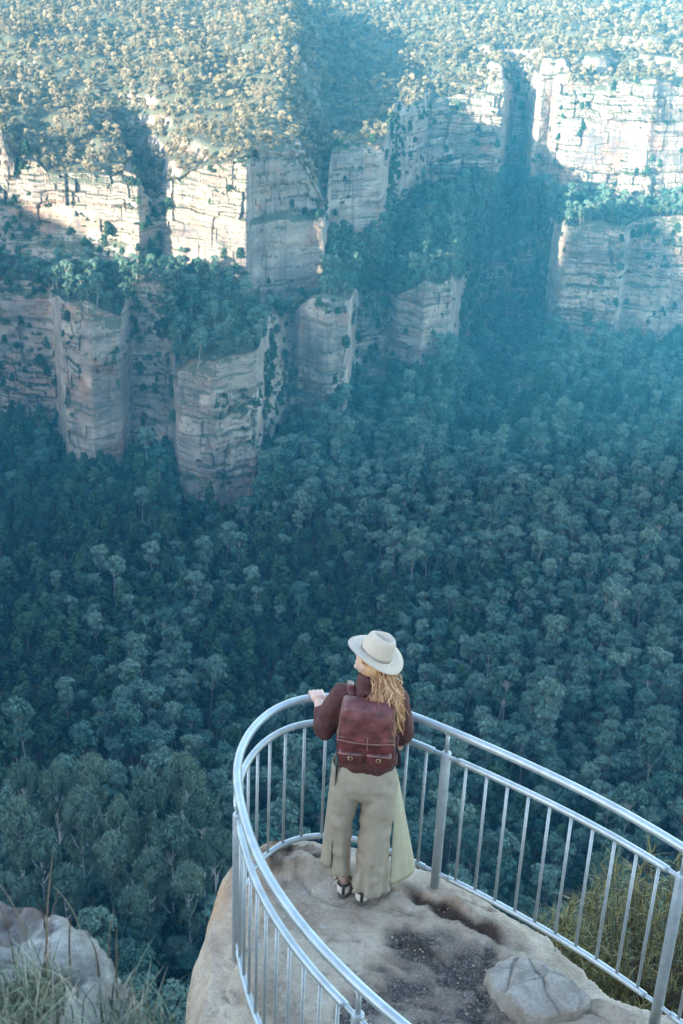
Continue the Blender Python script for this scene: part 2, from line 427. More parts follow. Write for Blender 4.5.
# --- unseen ridge added behind-left of the lookout, its crest shaped to shade the valley
sH = np.array([SUN_H.x, SUN_H.y]); nH = np.array([-SUN_H.y, SUN_H.x])
lat = np.arange(-900, 2300, 14.0)
CREST = [(-900, 150), (0, 165), (70, 140), (150, 60), (230, 8), (306, -28), (400, -10), (466, 20), (500, 60), (520, 108), (545, 118), (556, 108), (562, 50), (567, 2), (603, 10), (640, 22), (671, 33), (700, 42), (800, 60), (2300, 60)]
cz = np.interp(lat, *np.array(CREST, float).T) + 5 * fbm(lat / 60, lat * 0, 0, 4, 71)
prof = [(-1.0, -500), (-0.55, -300), (-0.2, -90), (0.0, 0), (0.35, -25), (1.0, -40), (2.2, -60)]
us = np.linspace(0, 1, 60)
pu = np.interp(us, np.linspace(0, 1, len(prof)), [p[0] for p in prof]); pz = np.interp(us, np.linspace(0, 1, len(prof)), [p[1] for p in prof])
AL = -450 - pu[None, :] * 200 + 0 * lat[:, None]
RX = sH[0] * AL + nH[0] * lat[:, None]; RY = sH[1] * AL + nH[1] * lat[:, None]
RZ = cz[:, None] + pz[None, :] * (1.0) + 6 * fbm(RX / 50, RY / 50, 0, 4, 73) * (np.abs(pu) > 0.08)
RZ = np.maximum(RZ, -300)
o = put('shade_hill', mesh_np('shade_hill', np.stack([RX, RY, RZ], -1).reshape(-1, 3), grid_faces(len(lat), 60), M['ground'])); tag(o, kind='structure')

# ================================================================== TREES
def crown_quads(seed, R, H, kind, leaf, per):
    """leaf clusters: small bent rhombs spread over the clumps of a crown; returns V, F and clump centres"""
    r = np.random.default_rng(seed)
    C = []
    if kind == 'gum':
        n = int(r.integers(7, 11))
        for i in range(n):
            a = i * 2.4 + r.uniform(-.4, .4); q = R * 0.66 * math.sqrt((i + 0.3) / n)
            C.append((q * math.cos(a), q * math.sin(a), H - R * 0.30 - 0.75 * q * q / R + r.uniform(-1.3, .6), R * r.uniform(.30, .44), r.uniform(.65, .9)))
        for i in range(6):
            a = i * 1.05 + r.uniform(-.5, .5); q = R * r.uniform(.35, .62); C.append((q * math.cos(a), q * math.sin(a), H - R * r.uniform(.9, 2.1), R * r.uniform(.24, .36), .95))
    elif kind == 'dense':
        n = int(r.integers(13, 17))
        for i in range(n):
            a = i * 2.4 + r.uniform(-.4, .4); hh = (i + 0.5) / n
            q = R * 0.70 * hh ** .6 * r.uniform(.8, 1.05)
            C.append((q * math.cos(a), q * math.sin(a), H - R * .3 - hh * R * 1.7 + r.uniform(-.4, .4), R * r.uniform(.27, .38), r.uniform(.8, 1.0)))
    else:   # heath
        n = int(r.integers(6, 10))
        for i in range(n):
            a = i * 2.4 + r.uniform(-.4, .4); q = R * 0.7 * math.sqrt((i + .3) / n)
            C.append((q * math.cos(a), q * math.sin(a), H - R * .35 - .5 * q * q / R + r.uniform(-.25, .25) * R, R * r.uniform(.26, .42), r.uniform(.6, .9)))
    P, N = [], []
    for (x, y, z, cr, fl) in C:
        m = int(per * (cr / (R * .36)) ** 2)
        d = r.normal(size=(m, 3)); d /= np.linalg.norm(d, axis=1)[:, None]
        flip = (d[:, 2] < -0.35) & (r.random(m) < .75); d[flip, 2] *= -1
        rad = cr * r.uniform(.62, 1.08, m)
        # break the ball into lumps
        lump = 1 + .22 * vnoise(d[:, 0] * 2.2 + x, d[:, 1] * 2.2 + y, d[:, 2] * 2.2 + z, seed)
        p = d * (rad * lump)[:, None]; p[:, 2] *= fl
        P.append(p + (x, y, z)); N.append(d + r.normal(size=(m, 3)) * .38)
    P = np.concatenate(P); N = np.concatenate(N); N /= np.linalg.norm(N, axis=1)[:, None]
    m = len(P)
    a = np.cross(N, r.normal(size=(m, 3))); a /= np.linalg.norm(a, axis=1)[:, None] + 1e-9; b = np.cross(N, a)
    s = leaf * r.uniform(.6, 1.35, m)[:, None]; s2 = s * r.uniform(.45, .8, m)[:, None]
    V = np.stack([P - a * s, P - b * s2 + N * s * .15, P + a * s, P + b * s2 + N * s * .15], 1).reshape(-1, 3)
    Fq = np.arange(m * 4).reshape(-1, 4)
    for (x, y, z, cr, fl) in C:        # opaque core added inside each clump to block light and deepen its shade
        a_ = np.arange(8) * math.pi / 4; b_ = np.linspace(.15, math.pi - .15, 5)
        q = np.stack([np.cos(a_)[:, None] * np.sin(b_), np.sin(a_)[:, None] * np.sin(b_), np.cos(b_) + 0 * a_[:, None]], -1).reshape(-1, 3) * cr * .66
        q[:, 2] *= fl; Fq = np.concatenate([Fq, grid_faces(8, 5, wrap=True) + len(V)]); V = np.concatenate([V, q + (x, y, z - .1 * cr)])
    return V, Fq, C

def trunk_mesh(seed, H, C, kind, r0, mat):
    r = np.random.default_rng(seed + 500); mb = MB()
    bend = r.uniform(-.06, .06, 2) * H
    def axis(h): return np.array([bend[0] * (h / H) ** 2, bend[1] * (h / H) ** 2, h])
    zs = [c[2] for c in C]; ztop = max(zs) - 0.4
    hs = np.linspace(-1.5, ztop, 7)
    mb.tube([axis(h) for h in hs], [r0 * (1.15 - .95 * i / 6) for i in range(7)], 6)
    k = len(C) if kind == 'gum' else min(6, len(C))
    for c in C[:k]:
        end = np.array(c[:3]) + (0, 0, -.1 * c[3]); q = math.hypot(c[0], c[1])
        st = axis(max(H * .25, min(ztop - .3, c[2] - max(1.2, q * r.uniform(.9, 1.6)))))
        mid = st * .5 + end * .5 + np.array([*r.uniform(-.25, .25, 2), -.12 * q])
        mb.tube([st, mid, end], [r0 * .5, r0 * .34, r0 * .16], 5)
        for j in range(3 if kind == 'gum' else 0):
            tip = end + r.normal(size=3) * c[3] * .55
            mb.tube([mid * .4 + end * .6, (mid + tip) / 2 * .3 + tip * .3 + end * .4, tip], [r0 * .2, r0 * .14, r0 * .07], 4, caps=False)
    me = bpy.data.meshes.new('trunk'); me.from_pydata(np.concatenate(mb.v).tolist(), [], mb.f); me.materials.append(mat); me.update()
    return me
def join_mesh(name, parts):
    V, Fs, mi, off = [], [], [], 0
    mats = []
    for me in parts:
        n = len(me.vertices); co = np.empty(n * 3, np.float32); me.vertices.foreach_get('co', co)
        for p in me.polygons: Fs.append([v + off for v in p.vertices]); mi.append(len(mats))
        V.append(co.reshape(-1, 3)); off += n; mats.append(me.materials[0])
    me = bpy.data.meshes.new(name); me.from_pydata(np.concatenate(V).tolist(), [], Fs)
    for m in mats: me.materials.append(m)
    me.polygons.foreach_set('material_index', np.array(mi, np.int32)); me.update(); return me

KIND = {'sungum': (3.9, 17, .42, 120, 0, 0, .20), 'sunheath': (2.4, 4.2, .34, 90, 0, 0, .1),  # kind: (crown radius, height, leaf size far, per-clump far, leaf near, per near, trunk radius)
    'gum': (4.3, 21, .50, 100, .27, 380, .26), 'dense': (3.5, 15, .50, 80, .27, 290, .28), 'heath': (2.6, 4.2, .42, 52, .22, 200, .12)}
NEAR, FAR = {}, {}
for kd, (Rr, Hh, lf, pf, ln, pn, r0) in KIND.items():
    bark = M['bark'] if kd == 'gum' else M['darkbark']; form = kd.replace('sun', '')
    NEAR[kd], FAR[kd] = [], []
    for s in range(6):
        sd_ = {'gum': 100, 'dense': 200, 'heath': 300, 'sungum': 400, 'sunheath': 500}[kd] + s
        hh = Hh * (0.9 + 0.05 * s)
        V, Fq, C = crown_quads(sd_, Rr, hh, form, lf, pf)
        tm = trunk_mesh(sd_, hh, C, form, r0, bark)
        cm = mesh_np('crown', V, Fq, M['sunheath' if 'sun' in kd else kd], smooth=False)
        FAR[kd].append((tm, cm, join_mesh(kd + '_tree', [tm, cm])))
        if kd in ('gum', 'dense'):
            V, Fq, C = crown_quads(sd_, Rr, hh, kd, ln, pn)
            NEAR[kd].append((tm, mesh_np('crown', V, Fq, M[kd], smooth=False)))

def scatter(X, Y, Z, dens, dmin, seed, mask=None, maxn=30000):
    """random points on a grid surface (area weighted by the mask), thinned to a spacing"""
    r = np.random.default_rng(seed)
    P = np.stack([X, Y, Z], -1)
    a = P[1:, :-1] - P[:-1, :-1]; b = P[:-1, 1:] - P[:-1, :-1]
    nr = np.cross(a, b); ar = np.linalg.norm(nr, axis=-1); up = np.abs(nr[..., 2]) / (ar + 1e-9)
    wgt = ar * (mask(P[:-1, :-1], up) if mask else 1.0)
    tot = wgt.sum(); n = int(min(maxn, tot * dens))
    idx = r.choice(wgt.size, n, p=(wgt / tot).ravel()); i, j = np.unravel_index(idx, wgt.shape)
    u, v = r.random(n)[:, None], r.random(n)[:, None]
    Q = P[i, j] + a[i, j] * u + b[i, j] * v
    cell, keep = {}, []
    for k_, q in enumerate(Q):
        g = (int(q[0] // dmin), int(q[1] // dmin), int(q[2] // dmin)); ok = True
        for dx in (-1, 0, 1):
            for dy in (-1, 0, 1):
                for dz in (-1, 0, 1):
                    for t in cell.get((g[0] + dx, g[1] + dy, g[2] + dz), ()):
                        if ((Q[t] - q) ** 2).sum() < dmin * dmin: ok = False; break
                    if not ok: break
                if not ok: break
            if not ok: break
        if ok: cell.setdefault(g, []).append(k_); keep.append(k_)
    return Q[keep]

def in_frame(P, m=30, top=15):
    d = P - np.array([0, 0, CAMZ]); z = d @ np.array(cF)
    px = 341.5 + F_PX * (d @ np.array(cR)) / z; py = 512 - F_PX * (d @ np.array(cU)) / z
    return px, py, z, (px > -m) & (px < 683 + m) & (py > -m) & (py < 1024 + top)

protos = {}
def gn_forest(name, P, kind, scale, label, seed):
    """one object: instances of the kind's prototypes on its points"""
    r = np.random.default_rng(seed)
    if kind not in protos:
        c = bpy.data.collections.new(kind + '_prototypes')
        for t in FAR[kind]: c.objects.link(bpy.data.objects.new(kind + '_prototype', t[2]))
        protos[kind] = c
    me = bpy.data.meshes.new(name); me.from_pydata(P.tolist(), [], [])
    n = len(P)
    a = me.attributes.new('sc', 'FLOAT_VECTOR', 'POINT')
    sx = scale * np.clip(np.exp(r.normal(-.02, .27, n)), .5, 1.75); sz = sx * r.uniform(.8, 1.25, n)
    a.data.foreach_set('vector', np.stack([sx, sx * r.uniform(.9, 1.1, n), sz], 1).astype(np.float32).ravel())
    a = me.attributes.new('ro', 'FLOAT_VECTOR', 'POINT')
    a.data.foreach_set('vector', np.stack([r.normal(0, .06, n), r.normal(0, .06, n), r.uniform(0, 6.28, n)], 1).astype(np.float32).ravel())
    a = me.attributes.new('vi', 'INT', 'POINT'); a.data.foreach_set('value', r.integers(0, len(FAR[kind]), n).astype(np.int32))
    o = put(name, me); tag(o, label, 'forest' if 'heath' not in kind else 'scrub', kind='stuff')
    g = bpy.data.node_groups.new(name, 'GeometryNodeTree')
    g.interface.new_socket('Geometry', in_out='INPUT', socket_type='NodeSocketGeometry'); g.interface.new_socket('Geometry', in_out='OUTPUT', socket_type='NodeSocketGeometry')
    gi, go = g.nodes.new('NodeGroupInput'), g.nodes.new('NodeGroupOutput')
    ip = g.nodes.new('GeometryNodeInstanceOnPoints'); ci = g.nodes.new('GeometryNodeCollectionInfo')
    ci.inputs['Collection'].default_value = protos[kind]; ci.inputs['Separate Children'].default_value = True; ci.inputs['Reset Children'].default_value = True
    ip.inputs['Pick Instance'].default_value = True
    def na(nm, tp):
        q = g.nodes.new('GeometryNodeInputNamedAttribute'); q.data_type = tp; q.inputs['Name'].default_value = nm
        return q.outputs['Attribute']
    L = g.links.new
    L(gi.outputs[0], ip.inputs['Points']); L(ci.outputs[0], ip.inputs['Instance'])
    L(na('vi', 'INT'), ip.inputs['Instance Index']); L(na('sc', 'FLOAT_VECTOR'), ip.inputs['Scale'])
    e2r = g.nodes.new('FunctionNodeEulerToRotation'); L(na('ro', 'FLOAT_VECTOR'), e2r.inputs[0]); L(e2r.outputs[0], ip.inputs['Rotation'])
    L(ip.outputs[0], go.inputs[0])
    md = o.modifiers.new('forest', 'NODES'); md.node_group = g
    return o

# valley trees
PV = scatter(XV, YV, ZV, 0.15, 4.2, 11)
PV = PV[PV[:, 1] > 120]
mixn = fbm(PV[:, 0] / 70, PV[:, 1] / 70, 0, 3, 81) + RNG.normal(0, .22, len(PV)) + 0.60 * sstep(60, -90, PV[:, 0]) * sstep(230, 290, PV[:, 1]) - 0.10
is_dense = mixn > 0.12
px, py, dz, vis = in_frame(PV + np.array([0, 0, 12.0]))
def pick(sel, n=300):
    idx = np.where(sel & vis)[0]
    # the nearest trees whose crowns are inside the frame and not behind the lookout
    ok = (px[idx] > -10) & (px[idx] < 693) & (py[idx] < 1010) & ~((px[idx] > 225) & (py[idx] > 870 + 0.0 * px[idx]) & (px[idx] < 480))
    idx = idx[ok]
    return idx[np.argsort(dz[idx])[:n]]
ind_g, ind_d = pick(~is_dense), pick(is_dense)
single = np.zeros(len(PV), bool); single[ind_g] = True; single[ind_d] = True
def solo(name, idx, kind, label, group):
    src = []
    for k_, i in enumerate(idx):
        r = random.Random(int(i) + 17)
        v = r.randrange(6)
        tm, cm = NEAR[kind][v] if dz[i] < 330 else (FAR[kind][v][0], FAR[kind][v][1])
        root = empty(name, PV[i], r.uniform(0, 6.28)); s = .80 * min(1.6, max(.55, math.exp(r.gauss(-.02, .25))))
        root.scale = (s, s, s * r.uniform(.85, 1.15)); root.rotation_euler.x = r.gauss(0, .05)
        tag(root, label(i) if callable(label) else label, 'tree', group)
        put('trunk', tm, root); put('crown', cm, root)
solo('eucalyptus_tree', ind_g, 'gum', 'grey-green eucalyptus tree with pale trunk among the nearest forest trees below the lookout', 'eucalyptus trees below the lookout')
solo('rainforest_tree', ind_d, 'dense', 'dark green dense-crowned tree among the nearest forest trees below the lookout', 'dark trees below the lookout')
PALE = [(18, 815, 236, 1.0), (40, 848, 226, .9), (80, 805, 242, 1.0), (112, 850, 226, .95), (146, 788, 248, 1.05), (172, 836, 230, 1.1), (204, 806, 240, 1.0), (134, 905, 210, .8), (66, 884, 216, .85), (216, 846, 227, .85), (186, 768, 256, 1.0), (24, 775, 254, .95), (150, 868, 221, .9), (92, 770, 256, .9), (10, 890, 215, .8), (56, 780, 252, .9), (120, 815, 238, .9), (190, 880, 218, .75), (610, 860, 214, .8), (600, 430, 790, 1.2), (520, 385, 880, 1.2)]
tp = [(trunk_mesh(900 + k_, 24, C_[2], 'gum', .34, M['palebark']), mesh_np('crown', C_[0], C_[1], M['greygum'], smooth=False)) for k_, C_ in enumerate([crown_quads(900 + q, 5.6, 24, 'gum', .27, 300) for q in range(4)])]
for k_, (a_, b_, Y_, sc_) in enumerate(PALE):
    p_ = at_y(a_, b_, Y_); i_ = int(np.argmin(np.abs(TC - p_.x / Y_))); z_ = float(np.interp(Y_, YV[i_], ZV[i_]))
    root = empty('eucalyptus_tree', (p_.x, Y_, z_), k_ * 1.7); h_ = max(14., p_.z + 5 - z_); root.scale = (sc_, sc_, h_ / 24)
    tag(root, 'tall pale-limbed eucalyptus with thin open crown rising above darker trees around it', 'tree', 'pale-limbed eucalyptus trees standing out of the forest')
    put('trunk', tp[k_ % 4][0], root); put('crown', tp[k_ % 4][1], root)
gn_forest('eucalyptus_forest', PV[~single & ~is_dense], 'gum', 0.77, 'grey-green eucalyptus forest filling the valley beyond the nearest trees', 21)
gn_forest('rainforest', PV[~single & is_dense], 'dense', 0.80, 'dark green trees mixed through the valley forest at the cliff foot', 22)
PVu = scatter(XV, YV, ZV, 0.09, 4.6, 18); PVu = PVu[PVu[:, 1] > 110]
gn_forest('understory', PVu - (0, 0, 2.0), 'dense', 0.72, 'dark understory trees filling the gaps of the valley forest', 29)
# ledge trees and cliff scrub
XE = TC[:, None] * YE
PE = scatter(XE, YE, ZE, 0.10, 3.4, 12)
PE = PE[RNG.random(len(PE)) < 0.97]
hd = RNG.random(len(PE)) < .55
gn_forest('ledge_forest', PE[hd] - (0, 0, 6.0), 'gum', 0.62, 'green trees crowding the ledge between the two cliff tiers', 23)
gn_forest('ledge_scrub', PE[~hd], 'heath', 1.15, 'olive scrub on the ledge between the two cliff tiers', 24)
def vegmask(K, Yref, sd):
    tt, vv_ = veg_t(K, 380 if K is VEGL else 170, Yref)
    def f(P, up):
        v = np.interp(P[..., 0] / P[..., 1], tt, vv_)
        n = fbm(P[..., 0] / 26, P[..., 1] / 26, P[..., 2] / 16, 4, sd)
        return np.where(up > .30, sstep(-.35, .1, v - .5 + .8 * n), .8 * sstep(.12, .2, v - .62 + .6 * n))
    return f
PC = np.concatenate([scatter(TC[:, None] * YL, YL, ZL, .16, 2.5, 15, vegmask(VEGL, 750, 92)), scatter(TC[:, None] * YU, YU, ZU, .16, 2.5, 16, vegmask(VEGU, 850, 93))])
tall = RNG.random(len(PC)) < .35
gn_forest('cliff_trees', PC[tall] - (0, 0, 5.0), 'dense', 0.62, 'dark trees growing in the gullies and recesses of the cliffs', 30)
PC = PC[~tall]
gn_forest('cliff_scrub', PC - (0, 0, 2.0), 'heath', 0.7, 'bushes clinging to ledges and cracks of the sandstone cliffs', 25)
PP = scatter(XP, YP, ZP, .16, 2.8, 17, lambda P, up: (P[..., 1] < 1560) * np.where(up > .38, 1.0, .10) * np.where(P[..., 0] > 60, sstep(-.35, .1, fbm(P[..., 0] / 22, P[..., 1] / 22, 0, 3, 95) + sstep(1130, 1230, P[..., 1])), sstep(-.55, -.2, fbm(P[..., 0] / 18, P[..., 1] / 18, 0, 4, 96))))
hp = RNG.random(len(PP)) < .6
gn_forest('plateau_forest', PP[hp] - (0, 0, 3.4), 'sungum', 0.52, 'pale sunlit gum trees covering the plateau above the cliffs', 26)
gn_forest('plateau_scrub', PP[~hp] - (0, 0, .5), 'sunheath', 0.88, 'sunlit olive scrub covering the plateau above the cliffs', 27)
print('TREES', len(PV), len(PE), len(PC), len(PP))

# ================================================================== HAZE
hz = NT('valley_haze'); hz.t.nodes.remove(hz.b)
pv = hz.n('ShaderNodeVolumePrincipled'); pv.inputs['Density'].default_value = 0.000088
pv.inputs['Color'].default_value = (0.08, 0.555, 0.95, 1); pv.inputs['Anisotropy'].default_value = -0.5
hz.l(pv.outputs[0], hz.out.inputs['Volume'])
x0, x1, y0, y1, z0, z1 = -1700, 1700, -1500, 2700, -702, 178
hv = np.array([(x, y, z) for x in (x0, x1) for y in (y0, y1) for z in (z0, z1)], float)
ho = put('haze', mesh_np('haze', hv, np.array([(0, 1, 3, 2), (4, 6, 7, 5), (0, 4, 5, 1), (2, 3, 7, 6), (0, 2, 6, 4), (1, 5, 7, 3)]), hz.m, smooth=False))
tag(ho, 'blue haze filling the valley air', 'haze', kind='stuff')
#FOREGROUND
# ================================================================== LOOKOUT ROCK
OUT = np.array([(-.62, 4.3), (-.64, 4.9), (-.655, 5.2), (-.65, 5.66), (-.62, 6.05), (-.57, 6.38), (-.38, 6.52), (-.15, 6.60), (.2, 6.56), (.5, 6.42), (.76, 6.26), (1.0, 6.09),
                (1.3, 5.83), (1.46, 5.58), (1.66, 5.36), (1.95, 5.22), (2.3, 5.0), (2.7, 4.6), (2.9, 3.5), (2.6, 1.2), (2.0, -2.5), (-1.0, -2.5), (-.9, 1.2), (-.66, 3.2)])
def poly_sd(x, y, P):
    """signed distance to a polygon, negative inside"""
    d = np.full(x.shape, 1e9); ins = np.zeros(x.shape, bool); n = len(P)
    for i in range(n):
        a, b = P[i], P[(i + 1) % n]; e = b - a
        t = np.clip(((x - a[0]) * e[0] + (y - a[1]) * e[1]) / (e @ e), 0, 1)
        d = np.minimum(d, np.hypot(x - a[0] - t * e[0], y - a[1] - t * e[1]))
        c = ((a[1] <= y) & (b[1] > y)) | ((b[1] <= y) & (a[1] > y))
        xc = a[0] + (y - a[1]) / (b[1] - a[1] + 1e-12) * e[0]
        ins ^= c & (x < xc)
    return np.where(ins, -d, d)
def warp_axis(a, b, c, d, fine, coarse):
    return np.concatenate([np.arange(a, b, coarse), np.arange(b, c, fine), np.arange(c, d, coarse)])
ax_ = warp_axis(-4, -1.15, 2.6, 6, .016, .1); ay_ = warp_axis(-3, 3.9, 6.9, 10.5, .016, .1)
GX, GY = np.meshgrid(ax_, ay_, indexing='ij')
sd0 = poly_sd(GX, GY, OUT) + .05 * fbm(GX * 3, GY * 3, 0, 4, 301) + .015 * fbm(GX * 14, GY * 14, 0, 3, 302)
o_ = np.maximum(0, sd0)
_rd = 1 - np.abs(fbm(GX * 1.6 + .8 * GY, GY * 2.6, 0, 4, 333)) / .05
GZ = -.020 * np.clip(_rd, 0, 1) + .055 * fbm(GX * 1.1, GY * 1.1, 0, 4, 303) + .014 * fbm(GX * 6, GY * 6, 0, 4, 304) + .006 * fbm(GX * 25, GY * 25, 0, 3, 305) + .004
GZ += -.07 * sstep(-.30, 0, sd0)
drop = np.where(o_ < .09, o_ * 2.2, .198 + (o_ - .09) * 6.5)
GZ -= drop * (1 + .25 * fbm(GX * 2.2, GY * 2.2, 0, 3, 306)) 
_tq = (GZ + .25 * fbm(GX * 1.3, GY * 1.3, 0, 3, 330)) / .34; _tf = _tq - np.floor(_tq)
GZ += sstep(.03, .2, o_) * ((np.floor(_tq) + sstep(.25, .8, _tf)) * .34 - _tq * .34) * .9
GZ += sstep(.02, .3, o_) * .35 * fbm(GX * 1.7, GY * 1.7, 0, 4, 307) * sstep(3, .4, o_)
def blob(cx, cy, rx, ry, rot=0):
    c, s = math.cos(rot), math.sin(rot); u = (GX - cx) * c + (GY - cy) * s; v = -(GX - cx) * s + (GY - cy) * c
    return np.hypot(u / rx, v / ry)
# broken raised lip at the far left, hollow and crevice on the right
lip = 1 - sstep(.5, 1.1, blob(-.24, 6.33, .34, .22, -.2))
ridg = 1 - np.abs(fbm(GX * 4.5 + GY * 2, GY * 7, 0, 4, 308)) * 2.2
GZ += lip * (.05 + .07 * ridg)
lip2 = 1 - sstep(.4, 1.1, blob(.98, 5.92, .42, .13, -.72)); GZ += lip2 * .05
crev_line = np.abs((GY - 5.92) + .62 * (GX - .72) + .05 * fbm(GX * 4, GY * 4, 0, 3, 309)); inx = sstep(.45, .6, GX) * (1 - sstep(1.0, 1.12, GX))
crev = (1 - sstep(.025, .075, crev_line + .05 * fbm(GX * 9, GY * 9, 0, 4, 331))) * inx; GZ -= crev * (.03 + .01 * fbm(GX * 30, GY * 30, 0, 3, 332))
soilshape = np.minimum(blob(.78, 5.42, .42, .34, -.5), blob(.55, 5.0, .5, .45, 0)) + .75 * fbm(GX * 3.2, GY * 3.2, 0, 6, 310)
soil = (1 - sstep(.75, 1.1, soilshape)) * (.55 + .45 * sstep(-.25, .15, fbm(GX * 7, GY * 7, 0, 4, 318))); soil = np.maximum(soil, 1 - sstep(.7, 1, blob(1.42, 5.22, .22, .07, -.45) + .4 * fbm(GX * 5, GY * 5, 0, 3, 311)))
GZ += soil * (.012 * fbm(GX * 40, GY * 40, 0, 3, 312) - .03)
pits = .6 * sstep(.74, .9, fbm(GX * 3.2, GY * 3.2, 0, 3, 313) + .35 * sstep(0, .12, sd0)); GZ -= pits * .03
darkm = np.clip(crev * 1.2 + pits * .9 + lip * sstep(.1, .5, -fbm(GX * 6, GY * 9, 0, 4, 314)) * .9 + .8 * np.exp(-(blob(.55, 5.62, .14, .05, -.6) / 1.0) ** 2), 0, 1)
orange = np.clip(.5 * (1 - sstep(.3, 1.3, blob(-.66, 6.15, .10, .40, .15) + .5 * fbm(GX * 5, GY * 5, GZ * 5, 4, 316))) + .25 * (1 - sstep(.4, 1.1, blob(.62, 6.02, .30, .07, -.35))) + .4 * sstep(.3, .55, fbm(GX * 1.7, GY * 1.7, 0, 3, 315)) * sstep(.0, .2, o_), 0, 1)
def mat_rock(name, lo, mid, hi, scale=1.0, attrs=True):
    m = NT(name); p = m.pos((scale,) * 3)
    f = m.noise(p, 1.7, 10, 0.68, 0.5)
    c = m.ramp(f, [(0.34, lo), (0.47, mid), (0.62, hi)])
    f2 = m.noise(p, 1.1, 5, 0.65, 0.3); c = m.mix(m.ramp(f2, [(0.48, 0.0), (0.60, 0.6)]), c, (0.27, 0.175, 0.13))
    f3 = m.noise(p, 4.5, 9, 0.75, 0.3); c = m.mix(m.ramp(f3, [(0.56, 0.0), (0.66, 0.5)]), c, (0.17, 0.145, 0.125))
    f4 = m.noise(p, 42, 5, 0.7); c = m.mix(m.ramp(f4, [(0.52, 0.0), (0.70, 0.4)]), c, (0.10, 0.092, 0.085))
    f6 = m.noise(p, 14, 6, 0.7); c = m.mix(m.ramp(f6, [(0.58, 0.0), (0.66, 0.5)]), c, tuple(min(.6, h * 1.35) for h in hi))
    if attrs:
        c = m.mix(m.attr('orange'), c, (0.50, 0.25, 0.11))
        gr = m.noise(p, 60, 4, 0.8)
        c = m.mix(m.attr('soil'), c, m.ramp(gr, [(0.36, (0.045, 0.040, 0.037)), (0.52, (0.105, 0.095, 0.085)), (0.66, (0.30, 0.27, 0.235))]))
        c = m.mix(m.attr('dark'), c, (0.075, 0.052, 0.042))
    m.base(c, 0.92); m.b.inputs['Specular IOR Level'].default_value = 0.2
    a = m.n('ShaderNodeMath', operation='ADD'); m.l(f3, a.inputs[0]); m.l(f4, a.inputs[1])
    m.bump(a.outputs[0], 0.9, 0.03); return m.m
M['rock'] = mat_rock('lookout_rock', (0.33, 0.265, 0.20), (0.50, 0.41, 0.315), (0.62, 0.525, 0.415))
M['palerock'] = mat_rock('pale_slab', (0.30, 0.265, 0.22), (0.48, 0.43, 0.365), (0.62, 0.57, 0.49), 1.5, attrs=False)
M['greyrock'] = mat_rock('lichen_rock', (0.12, 0.115, 0.105), (0.29, 0.275, 0.25), (0.58, 0.56, 0.51), 2.6, attrs=False)
rk = put('lookout_rock', mesh_np('lookout_rock', np.stack([GX, GY, GZ], -1).reshape(-1, 3), grid_faces(len(ax_), len(ay_)), M['rock'],
         attrs={'soil': soil.ravel(), 'dark': darkm.ravel(), 'orange': orange.ravel()})); tag(rk, kind='structure')
def ground_z(x, y):
    i = np.clip(np.searchsorted(ax_, x) - 1, 0, len(ax_) - 2); j = np.clip(np.searchsorted(ay_, y) - 1, 0, len(ay_) - 2)
    u = (x - ax_[i]) / (ax_[i + 1] - ax_[i]); v = (y - ay_[j]) / (ay_[j + 1] - ay_[j])
    return GZ[i, j] * (1 - u) * (1 - v) + GZ[i + 1, j] * u * (1 - v) + GZ[i, j + 1] * (1 - u) * v + GZ[i + 1, j + 1] * u * v
# the ledge the photographer stands on, with a lobe reaching forward on the left
LED = np.array([(-3.5, 1.6), (-1.6, 2.45), (-1.05, 2.50), (-.80, 2.50), (-.68, 2.47), (-.60, 2.42), (-.52, 2.34), (-.45, 2.24), (-.38, 2.10), (-.31, 1.9), (-.28, 1.25), (.5, .9), (2.6, .7), (3.5, -4), (-3.5, -4)])
lx = np.arange(-4.2, 4.2, .03); ly = np.arange(-4.6, 3.1, .03); LX, LY = np.meshgrid(lx, ly, indexing='ij')
s1 = poly_sd(LX, LY, LED) + .06 * fbm(LX * 4, LY * 4, 0, 4, 321); oo = np.maximum(0, s1)
LZ = 3.5 - .585 * sstep(.6, 2.4, LY) + .10 * fbm(LX * 2.2, LY * 2.2, 0, 5, 322) + .03 * fbm(LX * 11, LY * 11, 0, 4, 323) - .10 * sstep(-.3, 0, s1) - np.minimum(oo * 7, 3.8)
LZ += .075 * (1 - 2 * np.abs(fbm(LX * 5, LY * 5, 0, 5, 325))) + .018 * fbm(LX * 22, LY * 22, 0, 3, 326)
LZ += .05 * np.exp(-(np.hypot((LX + .74) / .2, (LY - 2.4) / .12)) ** 2)
lg = put('rock_ledge', mesh_np('rock_ledge', np.stack([LX, LY, LZ], -1).reshape(-1, 3), grid_faces(len(lx), len(ly)), M['greyrock'])); tag(lg, kind='structure')

